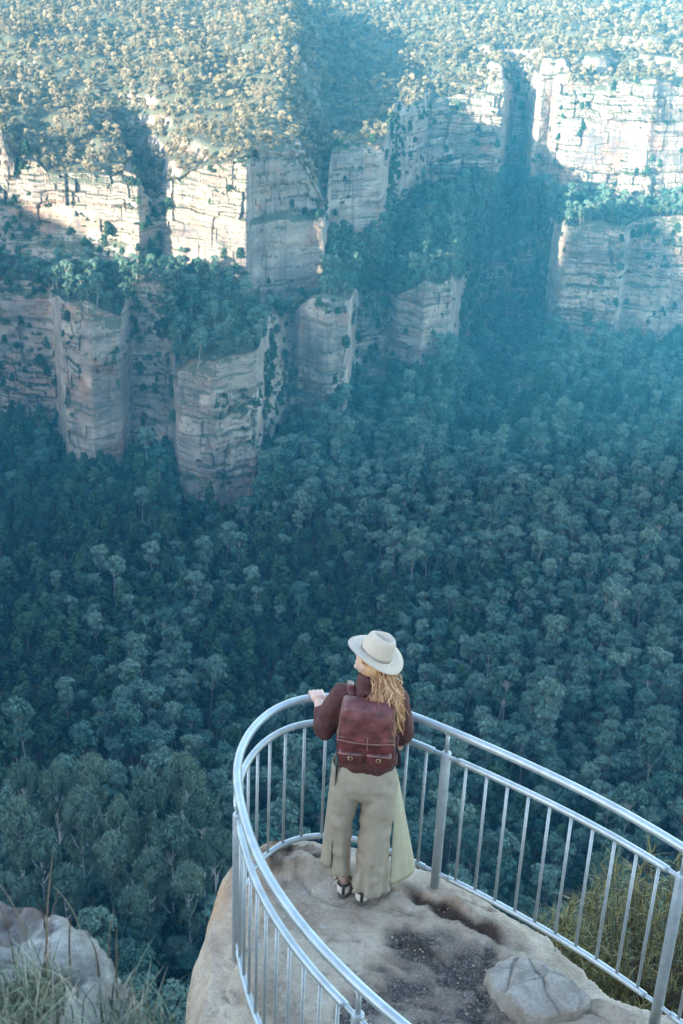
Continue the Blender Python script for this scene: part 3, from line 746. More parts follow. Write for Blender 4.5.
def stone(name, loc, size, seed, mat, label, facet=.25, rz=0.0):
    """angular boulder: a sphere grid cut by random planes, then roughened"""
    r = np.random.default_rng(seed); nu, nv = 90, 46
    th = np.linspace(0, 2 * math.pi, nu, endpoint=False)[:, None]; ph = np.linspace(0.02, math.pi - .02, nv)[None, :]
    D = np.stack([np.cos(th) * np.sin(ph), np.sin(th) * np.sin(ph), np.cos(ph) + 0 * th], -1).reshape(-1, 3)
    pl = r.normal(size=(13, 3)); pl /= np.linalg.norm(pl, axis=1)[:, None]; h = r.uniform(.62, .92, 13)
    pl = np.vstack([pl, [0.08, -.1, 1]]); pl[-1] /= np.linalg.norm(pl[-1]); h = np.append(h, .8)
    q = D @ pl.T; rad = np.min(np.where(q > .05, h / np.maximum(q, .05), 9), axis=1); rad = np.minimum(rad, 1.12)
    rad = rad * (1 + .05 * fbm(D[:, 0] * 3, D[:, 1] * 3, D[:, 2] * 3, 4, seed)) - facet * .12 * np.exp(-(np.abs(vnoise(D[:, 0] * 2.3, D[:, 1] * 2.3, D[:, 2] * 2.3, seed + 3)) / .035) ** 2)
    V = D * rad[:, None] * np.array(size)
    c, s = math.cos(rz), math.sin(rz); V = np.stack([V[:, 0] * c - V[:, 1] * s, V[:, 0] * s + V[:, 1] * c, V[:, 2]], 1)
    o = put(name, mesh_np(name, V, grid_faces(nu, nv, wrap=True), mat), loc=loc); tag(o, label, 'rock'); return o
_r = np.random.default_rng(77); gv, gf = [], []
for _ in range(900):
    x_, y_ = _r.uniform(.05, 1.6), _r.uniform(4.7, 5.95); i_, j_ = np.searchsorted(ax_, x_), np.searchsorted(ay_, y_)
    if _r.random() > .05 + .9 * max(soil[i_, j_], .8 * crev[i_, j_]): continue
    sz = .004 * math.exp(_r.normal(.1, .55)); q = _r.normal(size=(6, 3)) * .12 + np.array([(1, 0, 0), (-1, 0, 0), (0, 1, 0), (0, -1, 0), (0, 0, .7), (0, 0, -.7)])
    o0 = len(gv); gv += list(q * sz + (x_, y_, GZ[i_, j_] + sz * .3)); gf += [[o0 + a for a in t] for t in ((0, 2, 4), (2, 1, 4), (1, 3, 4), (3, 0, 4), (2, 0, 5), (1, 2, 5), (3, 1, 5), (0, 3, 5))]
tag(put('gravel', mesh_np('gravel', np.array(gv), np.array(gf), M['rock'], smooth=False)), 'loose grit in the dark soil on the lookout rock', 'gravel', kind='stuff')
def slab(name, P, zt, zb, mat, label, seed):
    """flat slab with a worn, cracked top standing on an outlined footprint"""
    P = np.array(P); c = P.mean(0); n, m = 160, 60
    a = np.arange(n) * 2 * math.pi / n; R_o = []
    for t in a:
        d = np.array([math.cos(t), math.sin(t)]); best = .05
        for i in range(len(P)):
            p, q = P[i] - c, P[(i + 1) % len(P)] - c; e = q - p; den = d[0] * e[1] - d[1] * e[0]
            if abs(den) > 1e-9:
                k_ = (p[0] * e[1] - p[1] * e[0]) / den; u_ = (p[0] * d[1] - p[1] * d[0]) / den
                if k_ > 0 and -1e-6 <= u_ <= 1 + 1e-6: best = max(best, k_)
        R_o.append(best)
    R_o = np.array(R_o); R_o = (R_o + np.roll(R_o, 1) + np.roll(R_o, -1)) / 3
    v = np.linspace(0, 1, m); rr_ = np.minimum(1, v / .78)[None, :] * R_o[:, None] * (1 + .04 * fbm(np.cos(a) * 3, np.sin(a) * 3, seed, 3, seed))[:, None]
    rr_ = rr_ * (1 + .05 * np.maximum(0, (v - .8) / .2))[None, :]
    X, Y = c[0] + rr_ * np.cos(a)[:, None], c[1] + rr_ * np.sin(a)[:, None]
    top = zt + .022 * fbm(X * 7, Y * 7, 0, 4, seed) + .05 * (Y - c[1]) - .06 * (X - c[0])
    for ang, off, sd_ in ((.5, .03, 1), (1.9, -.06, 2), (-.3, .09, 3), (1.2, .14, 4)):
        L_ = np.abs((X - c[0]) * math.sin(ang) - (Y - c[1]) * math.cos(ang) + off + .03 * vnoise(X * 9, Y * 9, 0, seed + sd_)); top = top - .016 * np.exp(-(L_ / .007) ** 2)
        top = top + .010 * np.sign((X - c[0]) * math.sin(ang) - (Y - c[1]) * math.cos(ang) + off)
    side = np.clip((v - .70) / .30, 0, 1)[None, :]
    Z = top * (1 - side ** 1.6) + zb * side ** 1.6 + .008 * fbm(X * 22, Y * 22, top * 20, 3, seed + 9)
    o = put(name, mesh_np(name, np.stack([X - c[0], Y - c[1], Z], -1).reshape(-1, 3), grid_faces(n, m, wrap=True), mat), loc=(c[0], c[1], 0)); tag(o, label, 'rock'); return o
slab('boulder', [(.93, 5.38), (1.00, 5.47), (1.10, 5.52), (1.28, 5.46), (1.42, 5.30), (1.50, 5.19), (1.40, 5.09), (1.22, 5.05), (1.10, 5.06), (1.00, 5.20)], .062, -.09, M['palerock'], 'pale grey cracked slab of rock lying in dark soil beside the railing', 5)
stone('boulder', (1.62, 5.12, -.03), (.17, .10, .10), 9, M['rock'], 'low tan stone at the foot of the right-hand railing post', rz=-.5)
stone('boulder', (-.70, 4.95, -.22), (.13, .13, .15), 12, M['greyrock'], 'small pale angular rock below the railing at the bottom edge', rz=.3)

# ================================================================== RAILING
M['steel'] = plain('galvanised_steel', (0.40, 0.445, 0.455), 0.45, 0.5, var=.14, scale=9)
M['steel2'] = plain('dull_steel', (0.36, 0.40, 0.42), 0.5, 0.45, var=.15, scale=18)
CURVE = np.array([(1.62, 2.70), (1.30, 2.98), (.95, 3.32), (.62, 3.62), (.33, 3.90), (.19, 4.06), (.08, 4.2), (-.06, 4.375), (-.17, 4.565), (-.267, 4.74), (-.345, 4.92), (-.398, 5.08), (-.443, 5.25), (-.482, 5.41), (-.510, 5.57), (-.520, 5.71),
                  (-.513, 5.86), (-.476, 6.04), (-.408, 6.205), (-.31, 6.325), (-.205, 6.40), (-.09, 6.44), (.05, 6.452), (.20, 6.42), (.345, 6.35), (.485, 6.26), (.675, 6.135), (.94, 5.95), (1.17, 5.765), (1.37, 5.605), (1.545, 5.44), (1.71, 5.27), (1.84, 5.12), (2.0, 4.92), (2.2, 4.65), (2.42, 4.3), (2.6, 3.9), (2.72, 3.4)])
def catmull(P, n=12):
    out = []
    for i in range(len(P) - 1):
        p0, p1, p2, p3 = P[max(i - 1, 0)], P[i], P[i + 1], P[min(i + 2, len(P) - 1)]
        for t in np.linspace(0, 1, n, endpoint=False):
            out.append(.5 * ((2 * p1) + (-p0 + p2) * t + (2 * p0 - 5 * p1 + 4 * p2 - p3) * t ** 2 + (-p0 + 3 * p1 - 3 * p2 + p3) * t ** 3))
    out.append(P[-1]); return np.array(out)
for _ in range(2): CURVE[1:-1] = CURVE[1:-1] * .6 + (CURVE[:-2] + CURVE[2:]) * .2
RC = catmull(CURVE); RS = np.concatenate([[0], np.cumsum(np.linalg.norm(np.diff(RC, axis=0), axis=1))])
def at_s(s): return np.array([np.interp(s, RS, RC[:, 0]), np.interp(s, RS, RC[:, 1])])
def s_near(x, y): return RS[np.argmin(np.hypot(RC[:, 0] - x, RC[:, 1] - y))]
ZB, ZS, ZH = .11, .97, 1.15
rail = tag(empty('metal_railing', (0, 0, 0)), 'curved galvanised steel safety railing round the edge of the lookout rock', 'railing')
def sweep(s0, s1, z, r, name, mat, seg=12):
    ss = np.arange(s0, s1, .03); ss = np.append(ss, s1)
    mb = MB(); mb.tube([(*at_s(s), z) for s in ss], r, seg); return mb.build(name, mat, rail)
sweep(0, RS[-1], ZH, .0245, 'handrail', M['steel'], 16)
POSTS = [s_near(1.40, 2.90), s_near(.17, 4.09), s_near(-.495, 5.46), s_near(.675, 6.135), s_near(1.845, 5.12), s_near(2.66, 3.7)]
post_src = None; bal = None
for i, s in enumerate(POSTS):
    x, y = at_s(s)
    if post_src is None:
        mb = MB(); mb.tube([(0, 0, -.22), (0, 0, ZS + .022), (0, 0, ZS + .03)], [.030, .030, .024], 16); post_src = mb.build('post', M['steel2'], rail)
        mb = MB(); mb.tube([(0, 0, ZS + .03), (0, 0, ZH - .02)], .013, 10); mb.tube([(0, 0, ZH - .032), (0, 0, ZH - .02)], [.016, .024], 10); stub_src = mb.build('handrail_stub', M['steel'], post_src)
        p = post_src
    else:
        p = post_src.copy(); COL.objects.link(p); p.parent = rail
        q = stub_src.copy(); COL.objects.link(q); q.parent = p
    p.location = (x, y, 0)
for a, b in zip([0] + POSTS, POSTS + [RS[-1]]):
    if b - a < .3: continue
    i0 = a + (.085 if a > 0 else 0); i1 = b - (.085 if b < RS[-1] else 0)
    sweep(i0, i1, ZS, .021, 'middle_rail', M['steel']); sweep(i0, i1, ZB, .0195, 'bottom_rail', M['steel'])
    for z in (ZS, ZB):
        if a > 0: sweep(a, i0 + .01, z, .0135, 'rail_spigot', M['steel2'], 8)
        if b < RS[-1]: sweep(i1 - .01, b, z, .0135, 'rail_spigot', M['steel2'], 8)
    n = max(1, round((b - a) / .134)); 
    for k_ in range(1, n):
        x, y = at_s(a + (b - a) * k_ / n)
        if bal is None:
            mb = MB(); mb.tube([(0, 0, ZB + .012), (0, 0, ZS - .014)], .0095, 10); bal = mb.build('baluster', M['steel2'], rail); o = bal
        else:
            o = bal.copy(); COL.objects.link(o); o.parent = rail
        o.location = (x, y, 0)

# ================================================================== PERSON
M['skin'] = plain('skin', (0.56, 0.36, 0.28), 0.55, var=.06)
M['knit'] = plain('maroon_knit', (0.075, 0.026, 0.024), 0.9, var=.45, scale=120, bump=.004)
M['cotton'] = plain('sage_cotton', (0.310, 0.262, 0.198), 0.85, var=.06, scale=25)
M['lining'] = plain('pale_cotton', (0.42, 0.385, 0.265), 0.85, var=.05, scale=20)
M['felt'] = plain('cream_felt', (0.46, 0.39, 0.31), 0.9, var=.03, scale=60)
M['band'] = plain('hat_band', (0.26, 0.22, 0.18), 0.8)
M['leather'] = plain('maroon_leather', (0.085, 0.019, 0.020), 0.38, var=.6, scale=14, bump=.004)
M['leather2'] = plain('worn_leather', (0.105, 0.028, 0.028), 0.45, var=.55, scale=20, bump=.003)
M['seam'] = plain('scuffed_edge', (0.22, 0.11, 0.085), 0.6)
M['brass'] = plain('brass', (0.55, 0.42, 0.24), 0.35, 0.8)
M['black'] = plain('black_strap', (0.02, 0.02, 0.022), 0.6)
M['sole'] = plain('rubber_sole', (0.10, 0.09, 0.085), 0.8)
M['canvas'] = plain('cream_strap', (0.56, 0.52, 0.46), 0.8)
mh = NT('blonde_hair'); gi_ = mh.n('ShaderNodeNewGeometry')
mh.base(mh.ramp(gi_.outputs['Random Per Island'], [(0, (0.17, 0.07, 0.028)), (.45, (0.42, 0.21, 0.095)), (1, (0.72, 0.48, 0.28))]), 0.45); M['hair'] = mh.m
def ell(c, rx, ry, rz, M3=None, nu=20, nv=12):
    V = []
    for i in range(nu):
        for j in range(nv + 1):
            a, b = i * 2 * math.pi / nu, j * math.pi / nv
            V.append((rx * math.cos(a) * math.sin(b), ry * math.sin(a) * math.sin(b), rz * math.cos(b)))
    V = np.array(V)
    if M3 is not None: V = V @ np.array(M3).T
    return V + np.array(c), grid_faces(nu, nv + 1, wrap=True).tolist()
def oval(cx, cy, z, rx, ry, n=36, p=2.3, rot=0.0, tilt=(0, 0)):
    th = np.arange(n) * 2 * math.pi / n
    x = rx * np.sign(np.cos(th)) * np.abs(np.cos(th)) ** (2 / p); y = ry * np.sign(np.sin(th)) * np.abs(np.sin(th)) ** (2 / p)
    c, s = math.cos(rot), math.sin(rot)
    X, Y = x * c - y * s, x * s + y * c
    return np.stack([cx + X, cy + Y, z + tilt[0] * X + tilt[1] * Y], 1)
def fuse(o, vox, it=6, f=.5):
    m = o.modifiers.new('remesh', 'REMESH'); m.mode = 'VOXEL'; m.voxel_size = vox; m.use_smooth_shade = True
    m = o.modifiers.new('smooth', 'SMOOTH'); m.factor = f; m.iterations = it
PX, PYB = .215, 6.075                       # body axis
gz = float(ground_z(.17, 6.05))
per = tag(empty('person', (PX, PYB, gz)), 'woman in cream hat, maroon jumper and sage trousers at the railing, one hand on it', 'person')
dX, dY, dZ = -PX, -PYB, -gz
def L3(x, y, z): return np.array([x - PX, y - PYB, z - gz])
HAND = L3(-.105, 6.425, 1.175); ELB = L3(-.040, 6.17, 1.115); SHO = L3(.055, 6.085, 1.385)
ELR = L3(.425, 6.10, 1.13); SHR = L3(.365, 6.085, 1.385); HANR = L3(.40, 6.27, .97)
bm_ = MB()
tr = [oval(PX, PYB, z, a, b, 28) + [dX, dY, dZ] for z, a, b in ((.80, .13, .10), (.90, .165, .115), (1.02, .13, .095), (1.15, .125, .09), (1.28, .15, .10), (1.38, .165, .085), (1.43, .10, .07))]
bm_.loft(tr)
FR = np.array([-.80, .60, 0]); SD = np.array([.60, .80, 0])      # where the face points, and its right-hand side
UPV = np.array([0.0, 0.0, 1.0]); tl = R_(13)
HF = FR * math.cos(tl) + UPV * math.sin(tl); HU = np.cross(SD, HF) * 1.0
HU = HU if HU[2] > 0 else -HU
HC = L3(.210, 6.115, 1.605)
HM = np.stack([HF, SD, HU], 1)
bm_.add(*ell(HC, .096, .076, .112, HM)); bm_.add(*ell(HC + HF * .030 - HU * .055, .060, .052, .062, HM))
bm_.add(*ell(HC + HF * .098 - HU * .018, .018, .011, .021, HM)); bm_.add(*ell(HC + HF * .080 - HU * .098, .020, .022, .016, HM))
bm_.add(*ell(HC + HF * .086 - HU * .062, .012, .024, .012, HM))
for sgn in (-1, 1): bm_.add(*ell(HC + SD * .077 * sgn - HU * .012, .022, .010, .032, HM))
bm_.tube([L3(.215, 6.08, 1.38), HC - HU * .05], [.055, .050], 16)
bm_.tube([SHO, (SHO + ELB) / 2, ELB, ELB * .5 + HAND * .5, HAND - (HAND - ELB) * .22], [.048, .043, .038, .036, .028], 14)
bm_.tube([SHR, (SHR + ELR) / 2, ELR, ELR * .5 + HANR * .5, HANR], [.048, .043, .037, .033, .025], 14)
# left hand closed over the handrail
s_h = s_near(-.105, 6.43); tg_ = at_s(s_h + .05) - at_s(s_h - .05); tg_ /= np.linalg.norm(tg_); T3 = np.array([tg_[0], tg_[1], 0]); N3 = np.array([-tg_[1], tg_[0], 0])
RL = L3(*at_s(s_h), ZH)
pal = RL + np.array([0, 0, .034]) - N3 * .022
bm_.tube([HAND - (HAND - ELB) * .24, pal - N3 * .03 - UPV * .006, pal + N3 * .012], [.027, .033, .030], 14, flat=(1.4, .72))
for i, (off, ln) in enumerate(((-.036, .9), (-.012, 1.0), (.012, .96), (.036, .8))):
    b0 = pal + T3 * off + N3 * .012
    pts = [b0, RL + T3 * off + N3 * .030 * ln + UPV * .030, RL + T3 * off * 1.02 + N3 * .041 * ln + UPV * .004, RL + T3 * off + N3 * .030 * ln - UPV * .026]
    bm_.tube(pts, [.0105, .0100, .0092, .0080], 10)
bm_.tube([pal - N3 * .02 + T3 * .03, RL - N3 * .030 + T3 * .050 + UPV * .012, RL - N3 * .033 + T3 * .058 - UPV * .016], [.013, .011, .009], 10)
# right hand hanging relaxed in front of the thigh
hd_ = np.array([0, .35, -1.0]); hd_ /= np.linalg.norm(hd_)
bm_.tube([HANR, HANR + hd_ * .05, HANR + hd_ * .09], [.025, .032, .028], 12, flat=(.55, 1.25))
for off, ln in ((-.03, .07), (-.01, .08), (.01, .075), (.03, .058)):
    q = HANR + hd_ * .085 + np.array([0, off, 0]); bm_.tube([q, q + hd_ * ln * .5, q + hd_ * ln + np.array([-.018, 0, 0])], [.0095, .0088, .0075], 8)
bm_.tube([HANR + hd_ * .03 + np.array([0, .03, 0]), HANR + hd_ * .06 + np.array([-.01, .052, 0]), HANR + hd_ * .09 + np.array([-.02, .058, 0])], [.012, .010, .008], 8)
FL, FRt = L3(.112, 6.045, 0), L3(.225, 5.985, 0)
for hip, ft in ((L3(.115, PYB, .86), FL), (L3(.30, PYB, .86), FRt)):
    an = np.array([ft[0], ft[1] + .01, .10]); kn = hip * .48 + an * .52 + np.array([-.02, .02, 0])
    bm_.tube([hip, hip * .5 + kn * .5, kn, kn * .45 + an * .55 + np.array([0, -.01, 0]), an, an - (0, 0, .05)], [.078, .062, .048, .044, .034, .034], 16)
    bm_.tube([ft + (0, -.035, .055), ft + (0, .03, .060), ft + (-.008, .11, .045), ft + (-.014, .165, .038)], [.033, .037, .040, .030], 14, flat=(1.0, .72))
body = bm_.build('body', M['skin'], per); fuse(body, .0055, 3)
# jumper
sw = MB()
sw.loft([oval(PX, PYB, z, a, b, 40) + [dX, dY, dZ] for z, a, b in ((.93, .165, .125), (.97, .178, .138), (1.06, .168, .130), (1.17, .168, .130), (1.28, .182, .128), (1.36, .190, .112), (1.415, .150, .095), (1.45, .095, .078))])
sw.loft([oval(PX, PYB + .01, z, a, a * .92, 30) + [dX, dY, dZ] for z, a in ((1.40, .105), (1.44, .090), (1.475, .082), (1.51, .080), (1.53, .074))])
e1 = ELB * .22 + HAND * .78
sw.tube([L3(.10, 6.08, 1.385), SHO, SHO * .5 + ELB * .5 + np.array([-.012, -.015, 0]), ELB + np.array([-.004, -.01, -.022]), ELB * .7 + HAND * .3 - UPV * .022, ELB * .52 + HAND * .48 - UPV * .010, ELB * .44 + HAND * .56], [.075, .078, .071, .066, .058, .049, .040], 20)
sw.tube([L3(.33, 6.08, 1.385), SHR, SHR * .5 + ELR * .5, ELR, ELR * .5 + HANR * .5, HANR * .85 + ELR * .15], [.073, .074, .066, .062, .054, .042], 20)
jump = sw.build('jumper', M['knit'], per); fuse(jump, .008, 4)
dtx = bpy.data.textures.new('folds', 'CLOUDS'); dtx.noise_scale = .075; dtx.noise_depth = 2
dm = jump.modifiers.new('folds', 'DISPLACE'); dm.texture = dtx; dm.strength = .028; dm.mid_level = .5
# trousers: wide legs with a fold field, then loose side panels
tr_ = MB()
tr_.loft([oval(PX - .005, PYB + (.0 if z > .9 else -.008), z, a, b, 44, 2.4) + [dX, dY, dZ] for z, a, b in ((1.01, .150, .112), (.97, .160, .122), (.90, .178, .140), (.83, .190, .150), (.77, .188, .140), (.73, .165, .120))])
def leg(rings, seed):
    out = []
    for (x, y, z, a, b, k) in rings:
        q = oval(0, 0, 0, a, b, 44, 2.2); th = np.arange(44) * 2 * math.pi / 44
        g = 1 + k * (np.sin(5 * th + seed + 2.2 * z) * .65 + np.sin(9 * th + 2 * seed - 3 * z) * .45) * 1.35
        q[:, :2] *= g[:, None]; out.append(q + L3(x, y, z))
    return out
tr_.loft(leg([(.112, 6.07, .84, .088, .132, 0), (.094, 6.065, .73, .090, .122, .015), (.080, 6.06, .60, .077, .108, .03), (.074, 6.06, .49, .070, .098, .05), (.078, 6.055, .34, .056, .084, .08), (.088, 6.05, .16, .050, .074, .09)], 1.0))
tr_.loft(leg([(.305, 6.065, .84, .095, .136, 0), (.298, 6.055, .72, .100, .130, .015), (.291, 6.045, .58, .097, .124, .03), (.288, 6.035, .50, .096, .122, .05), (.284, 6.03, .36, .094, .120, .09), (.278, 6.02, .22, .098, .122, .11), (.276, 6.015, .09, .103, .126, .12)], 2.6))
trous = tr_.build('trousers', M['cotton'], per); fuse(trous, .0085, 3)
dt2 = bpy.data.textures.new('cloth_folds', 'CLOUDS'); dt2.noise_scale = .11; dt2.noise_depth = 1
dm = trous.modifiers.new('folds', 'DISPLACE'); dm.texture = dt2; dm.strength = .038; dm.mid_level = .5
def panel(name, top, bot, mat, wav, seed):
    """a hanging cloth panel: top edge and bottom edge as two 3D polylines"""
    n, m = 18, 26; V = []
    for i in range(n):
        u = i / (n - 1)
        a = np.array([np.interp(u, np.linspace(0, 1, len(top)), [p[k] for p in top]) for k in range(3)]); b = np.array([np.interp(u, np.linspace(0, 1, len(bot)), [p[k] for p in bot]) for k in range(3)])
        for j in range(m):
            v = j / (m - 1); p = a * (1 - v) + b * v
            p[1] += wav * v * math.sin(u * 8 + seed + v * 2); p[0] += wav * .5 * v * math.sin(u * 6 + seed * 2)
            V.append(L3(*p))
    mb = MB(); mb.add(np.array(V), grid_faces(n, m).tolist()); return mb.build(name, mat, trous, solid=.004)
panel('side_panel', [(.030, 5.985, .95), (.010, 6.06, .95), (.03, 6.14, .95)], [(.022, 5.99, .215), (-.030, 6.06, .20), (.0, 6.18, .22)], M['cotton'], .016, 0.4)
panel('side_panel', [(.392, 6.02, .80), (.400, 6.06, .84), (.40, 6.12, .84)], [(.395, 5.99, .125), (.49, 6.02, .125), (.555, 6.16, .135)], M['lining'], .018, 1.9)
# hat
hat = MB(); n = 48; th = np.arange(n) * 2 * math.pi / n; rg = []
hat_spec = [(.182, .166, .004), (.180, .164, -.003), (.142, .126, -.004), (.106, .090, .000), (.099, .083, .008), (.096, .080, .035), (.092, .075, .070), (.087, .068, .105), (.079, .058, .126), (.066, .045, .134), (.048, .030, .114), (.027, .015, .090), (.006, .004, .084)]
for (a, b, z) in hat_spec:
    x, y = a * np.cos(th), b * np.sin(th)
    tp = max(0, (z - .03) / .10) if a < .1 else 0
    y = y * (1 - .48 * tp * np.clip(np.cos(th), 0, 1) ** 1.5)                    # pinched front
    zz = z + (.012 * np.cos(th) ** 2 * -1 + .020 * np.sin(th) ** 2 if a > .12 else 0) - (.018 * tp * np.clip(np.cos(th), 0, 1) if a < .1 else 0) - (.0)
    rg.append(np.stack([x, y, np.broadcast_to(zz, x.shape)], 1))
hat.loft(rg, caps=True)
HFh = FR * math.cos(R_(18)) + UPV * math.sin(R_(18)); SDh = SD * math.cos(R_(8)) - UPV * math.sin(R_(8)); HFh = HFh - SDh * HFh.dot(SDh); HFh /= np.linalg.norm(HFh); HUh = np.cross(SDh, HFh); HUh = HUh if HUh[2] > 0 else -HUh
HMh = np.stack([HFh, SDh, HUh], 1); HO = HC + HUh * .052 - HFh * .004
hat.v = [np.concatenate(hat.v) @ HMh.T + HO]; hato = hat.build('hat', M['felt'], per, subsurf=1, solid=.003)
bd = MB(); bd.loft([np.stack([a * np.cos(th), b * np.sin(th), np.full(n, z)], 1) @ HMh.T + HO for a, b, z in ((.1015, .0855, .008), (.1000, .0838, .024))], caps=False); bd.build('hat_band', M['band'], hato, solid=.002)
# hair: wavy locks gathered low under the brim and falling over the right of the pack
hr = MB(); rr = np.random.default_rng(4)
for i in range(620):
    a0 = HC - HF * .085 - HU * .02 + rr.normal(size=3) * np.array([.022, .022, .025]) + SD * rr.uniform(-.02, .045)
    side = rr.random() < .22
    end = L3(.255 + rr.normal(0, .026), 5.905 + rr.normal(0, .015), 1.365 + rr.uniform(-.02, .06)) if side else L3(.350 + rr.normal(0, .026), 5.93 + rr.normal(0, .028), 1.315 + rr.uniform(-.06, .14))
    mid = a0 * .5 + end * .5 + np.array([.035 if not side else -.01, -.045, .045])
    ph, am, fr = rr.choice([0.4, 1.7, 3.1, 4.6]) + rr.normal(0, .35), rr.uniform(.007, .017), rr.uniform(1.5, 2.0); pts = []
    for t in np.linspace(0, 1, 18):
        p = a0 * (1 - t) ** 2 + 2 * mid * t * (1 - t) + end * t * t
        pts.append(p + am * min(1, t * 3) * np.array([math.cos(ph + fr * 6.28 * t), .7 * math.sin(ph + fr * 6.28 * t), .4 * math.sin(ph * 2 + fr * 6.28 * t)]))
    hr.tube(pts, [.0024 * (1 - .5 * t) + .0005 for t in np.linspace(0, 1, 18)], 5)
cap_ = ell(HC - HF * .014 + HU * .006, .100, .083, .112, HM); hr.add(*cap_)
for i in range(70):
    u = rr.uniform(-1.9, 1.9); st = HC + (-HF * math.cos(u) * .098 + SD * math.sin(u) * .084) + HU * .02
    e = HC - HF * .095 - HU * .045 + rr.normal(size=3) * .012
    hr.tube([st, st * .5 + e * .5 - HF * .02 * abs(math.sin(u)) - HU * .03 + SD * .012 * math.sin(u), e], [.006, .006, .004], 5)
hr.build('hair', M['hair'], per)
# sandals
for ft in (FL, FRt):
    sb = MB(); ring = lambda z, g: np.array([(ft[0] + x * g, ft[1] + y * (1 + (g - 1) * .5), z) for x, y in ((-.030, -.055), (-.036, -.02), (-.034, .03), (-.048, .09), (-.046, .145), (-.030, .185), (0.005, .195), (.030, .165), (.042, .11), (.038, .04), (.036, -.02), (.028, -.055), (0, -.068))])
    sb.loft([ring(.0, .96), ring(.006, 1.04), ring(.030, 1.04), ring(.036, .98)]); sd_o = sb.build('sandal', M['sole'], per)
    st = MB()
    for yy, r1, zc in ((.02, .052, .058), (.085, .052, .048), (.135, .046, .044)):
        st.tube([(ft[0] + r1 * math.cos(a) * .92, ft[1] + yy - .012 * math.sin(a), .026 + (zc + .012) * max(0, math.sin(a))) for a in np.linspace(0, math.pi, 12)], .014, 8, flat=(.28, 1.0))
    st.loft([np.array([(ft[0] + math.cos(a) * (.038 + g), ft[1] - .018 + math.sin(a) * (.044 + g), z) for a in np.linspace(0, 6.2832, 20, endpoint=False)]) for z, g in ((.036, .002), (.062, .003), (.085, .0))], caps=False)
    st.build('strap', M['canvas'], sd_o)
    st = MB(); st.loft([np.array([(ft[0] + math.cos(a) * .042, ft[1] - .008 + math.sin(a) * .047, z + .01 * math.sin(a)) for a in np.linspace(0, 6.2832, 20, endpoint=False)]) for z in (.086, .108)], caps=False)
    st.tube([(ft[0], ft[1] - .064, .04), (ft[0], ft[1] - .060, .10)], .010, 8); st.build('ankle_strap', M['black'], sd_o)

# ================================================================== BACKPACK (worn on the back, a thing of its own)
BX, BY, BZ = .203, 5.965, 1.075
pk = tag(empty('backpack', (BX, BY, BZ), R_(-5)), 'maroon leather backpack with flap and buckled pockets on the woman\'s back', 'backpack'); pk.scale = (.97, 1.0, .88)
def bag(rings, n=48, p=3.3): return [oval(0, y, z, a, b, n, p) for z, y, a, b in rings]
mb = MB(); mb.loft(bag([(.0, -.052, .150, .060), (.015, -.058, .168, .072), (.06, -.064, .176, .080), (.16, -.060, .172, .076), (.27, -.050, .160, .066), (.36, -.040, .146, .054), (.405, -.032, .125, .042), (.415, -.03, .11, .032)]))
pb = mb.build('pack_body', M['leather'], pk, subsurf=1)
# flap: a curved sheet from the back edge over the top and down the front
FLP = [(.020, .405), (-.020, .435), (-.065, .428), (-.100, .395), (-.118, .34), (-.126, .28), (-.134, .215), (-.138, .180)]
fy = np.interp(np.linspace(0, 1, 30), np.linspace(0, 1, 8), [p[0] for p in FLP]); fz = np.interp(np.linspace(0, 1, 30), np.linspace(0, 1, 8), [p[1] for p in FLP])
V = []
for i, x in enumerate(np.linspace(-1, 1, 25)):
    for j in range(30):
        wd = .142 + .024 * j / 29; V.append((x * wd, fy[j] + .026 * abs(x) ** 5 + .003 * math.sin(7 * x + j * .4), fz[j] - .022 * abs(x) ** 6 + (.018 * x * x if j > 25 else 0)))
mb = MB(); mb.add(np.array(V), grid_faces(25, 30).tolist()); fl = mb.build('flap', M['leather2'], pk, solid=.008, subsurf=1)
mb = MB(); mb.tube([(x * .167, -.143 + .028 * abs(x) ** 5, .178 + .018 * x * x - .022 * abs(x) ** 6) for x in np.linspace(-1, 1, 30)], .0045, 6)
for sx in (-1, 1): mb.tube([(sx * (.142 + .024 * j / 29), fy[j] + .026 - .004, fz[j] - .020) for j in range(4, 30)], .004, 6)
mb.build('flap_edge', M['seam'], fl)
for sx in (-.082, .082):
    mb = MB(); mb.loft([oval(sx, -.128, z, a, b, 28, 4) for z, a, b in ((.010, .064, .022), (.02, .074, .032), (.07, .076, .036), (.105, .074, .032), (.118, .066, .022))]); q = mb.build('pocket', M['leather'], pk, subsurf=1)
    mb = MB(); mb.tube([(sx - .074, -.150, .098), (sx - .03, -.166, .108), (sx + .03, -.166, .108), (sx + .074, -.150, .098)], .0045, 6); mb.build('pocket_edge', M['seam'], q)
    mb = MB(); mb.tube([(sx, -.160, .135), (sx, -.170, .10), (sx, -.170, .06)], .011, 8, flat=(1, .3)); b_ = mb.build('buckle_strap', M['leather2'], q)
    mb = MB(); mb.tube([(sx + .013 * math.cos(a), -.174, .085 + .013 * math.sin(a)) for a in np.linspace(0, 6.2832, 14)], .003, 6, caps=False); mb.build('buckle', M['brass'], b_)
mb = MB(); mb.tube([(0.01, -.142, .225), (0.012, -.149, .190), (.012, -.147, .140)], .012, 8, flat=(1, .3)); mb.build('closure_strap', M['seam'], pk)
for sx in (-1, 1):
    mb = MB(); mb.tube([(sx * .10, .01, .40), (sx * .115, .06, .445), (sx * .125, .15, .43), (sx * .13, .22, .36), (sx * .15, .235, .26), (sx * .17, .17, .12), (sx * .165, .03, .05)], .022, 10, flat=(1, .3)); mb.build('shoulder_strap', M['leather'], pk)
mb = MB(); mb.tube([(-.03, -.0, .428), (-.025, -.01, .465), (.025, -.01, .465), (.03, 0, .428)], .006, 8); mb.build('grab_handle', M['leather'], pk)
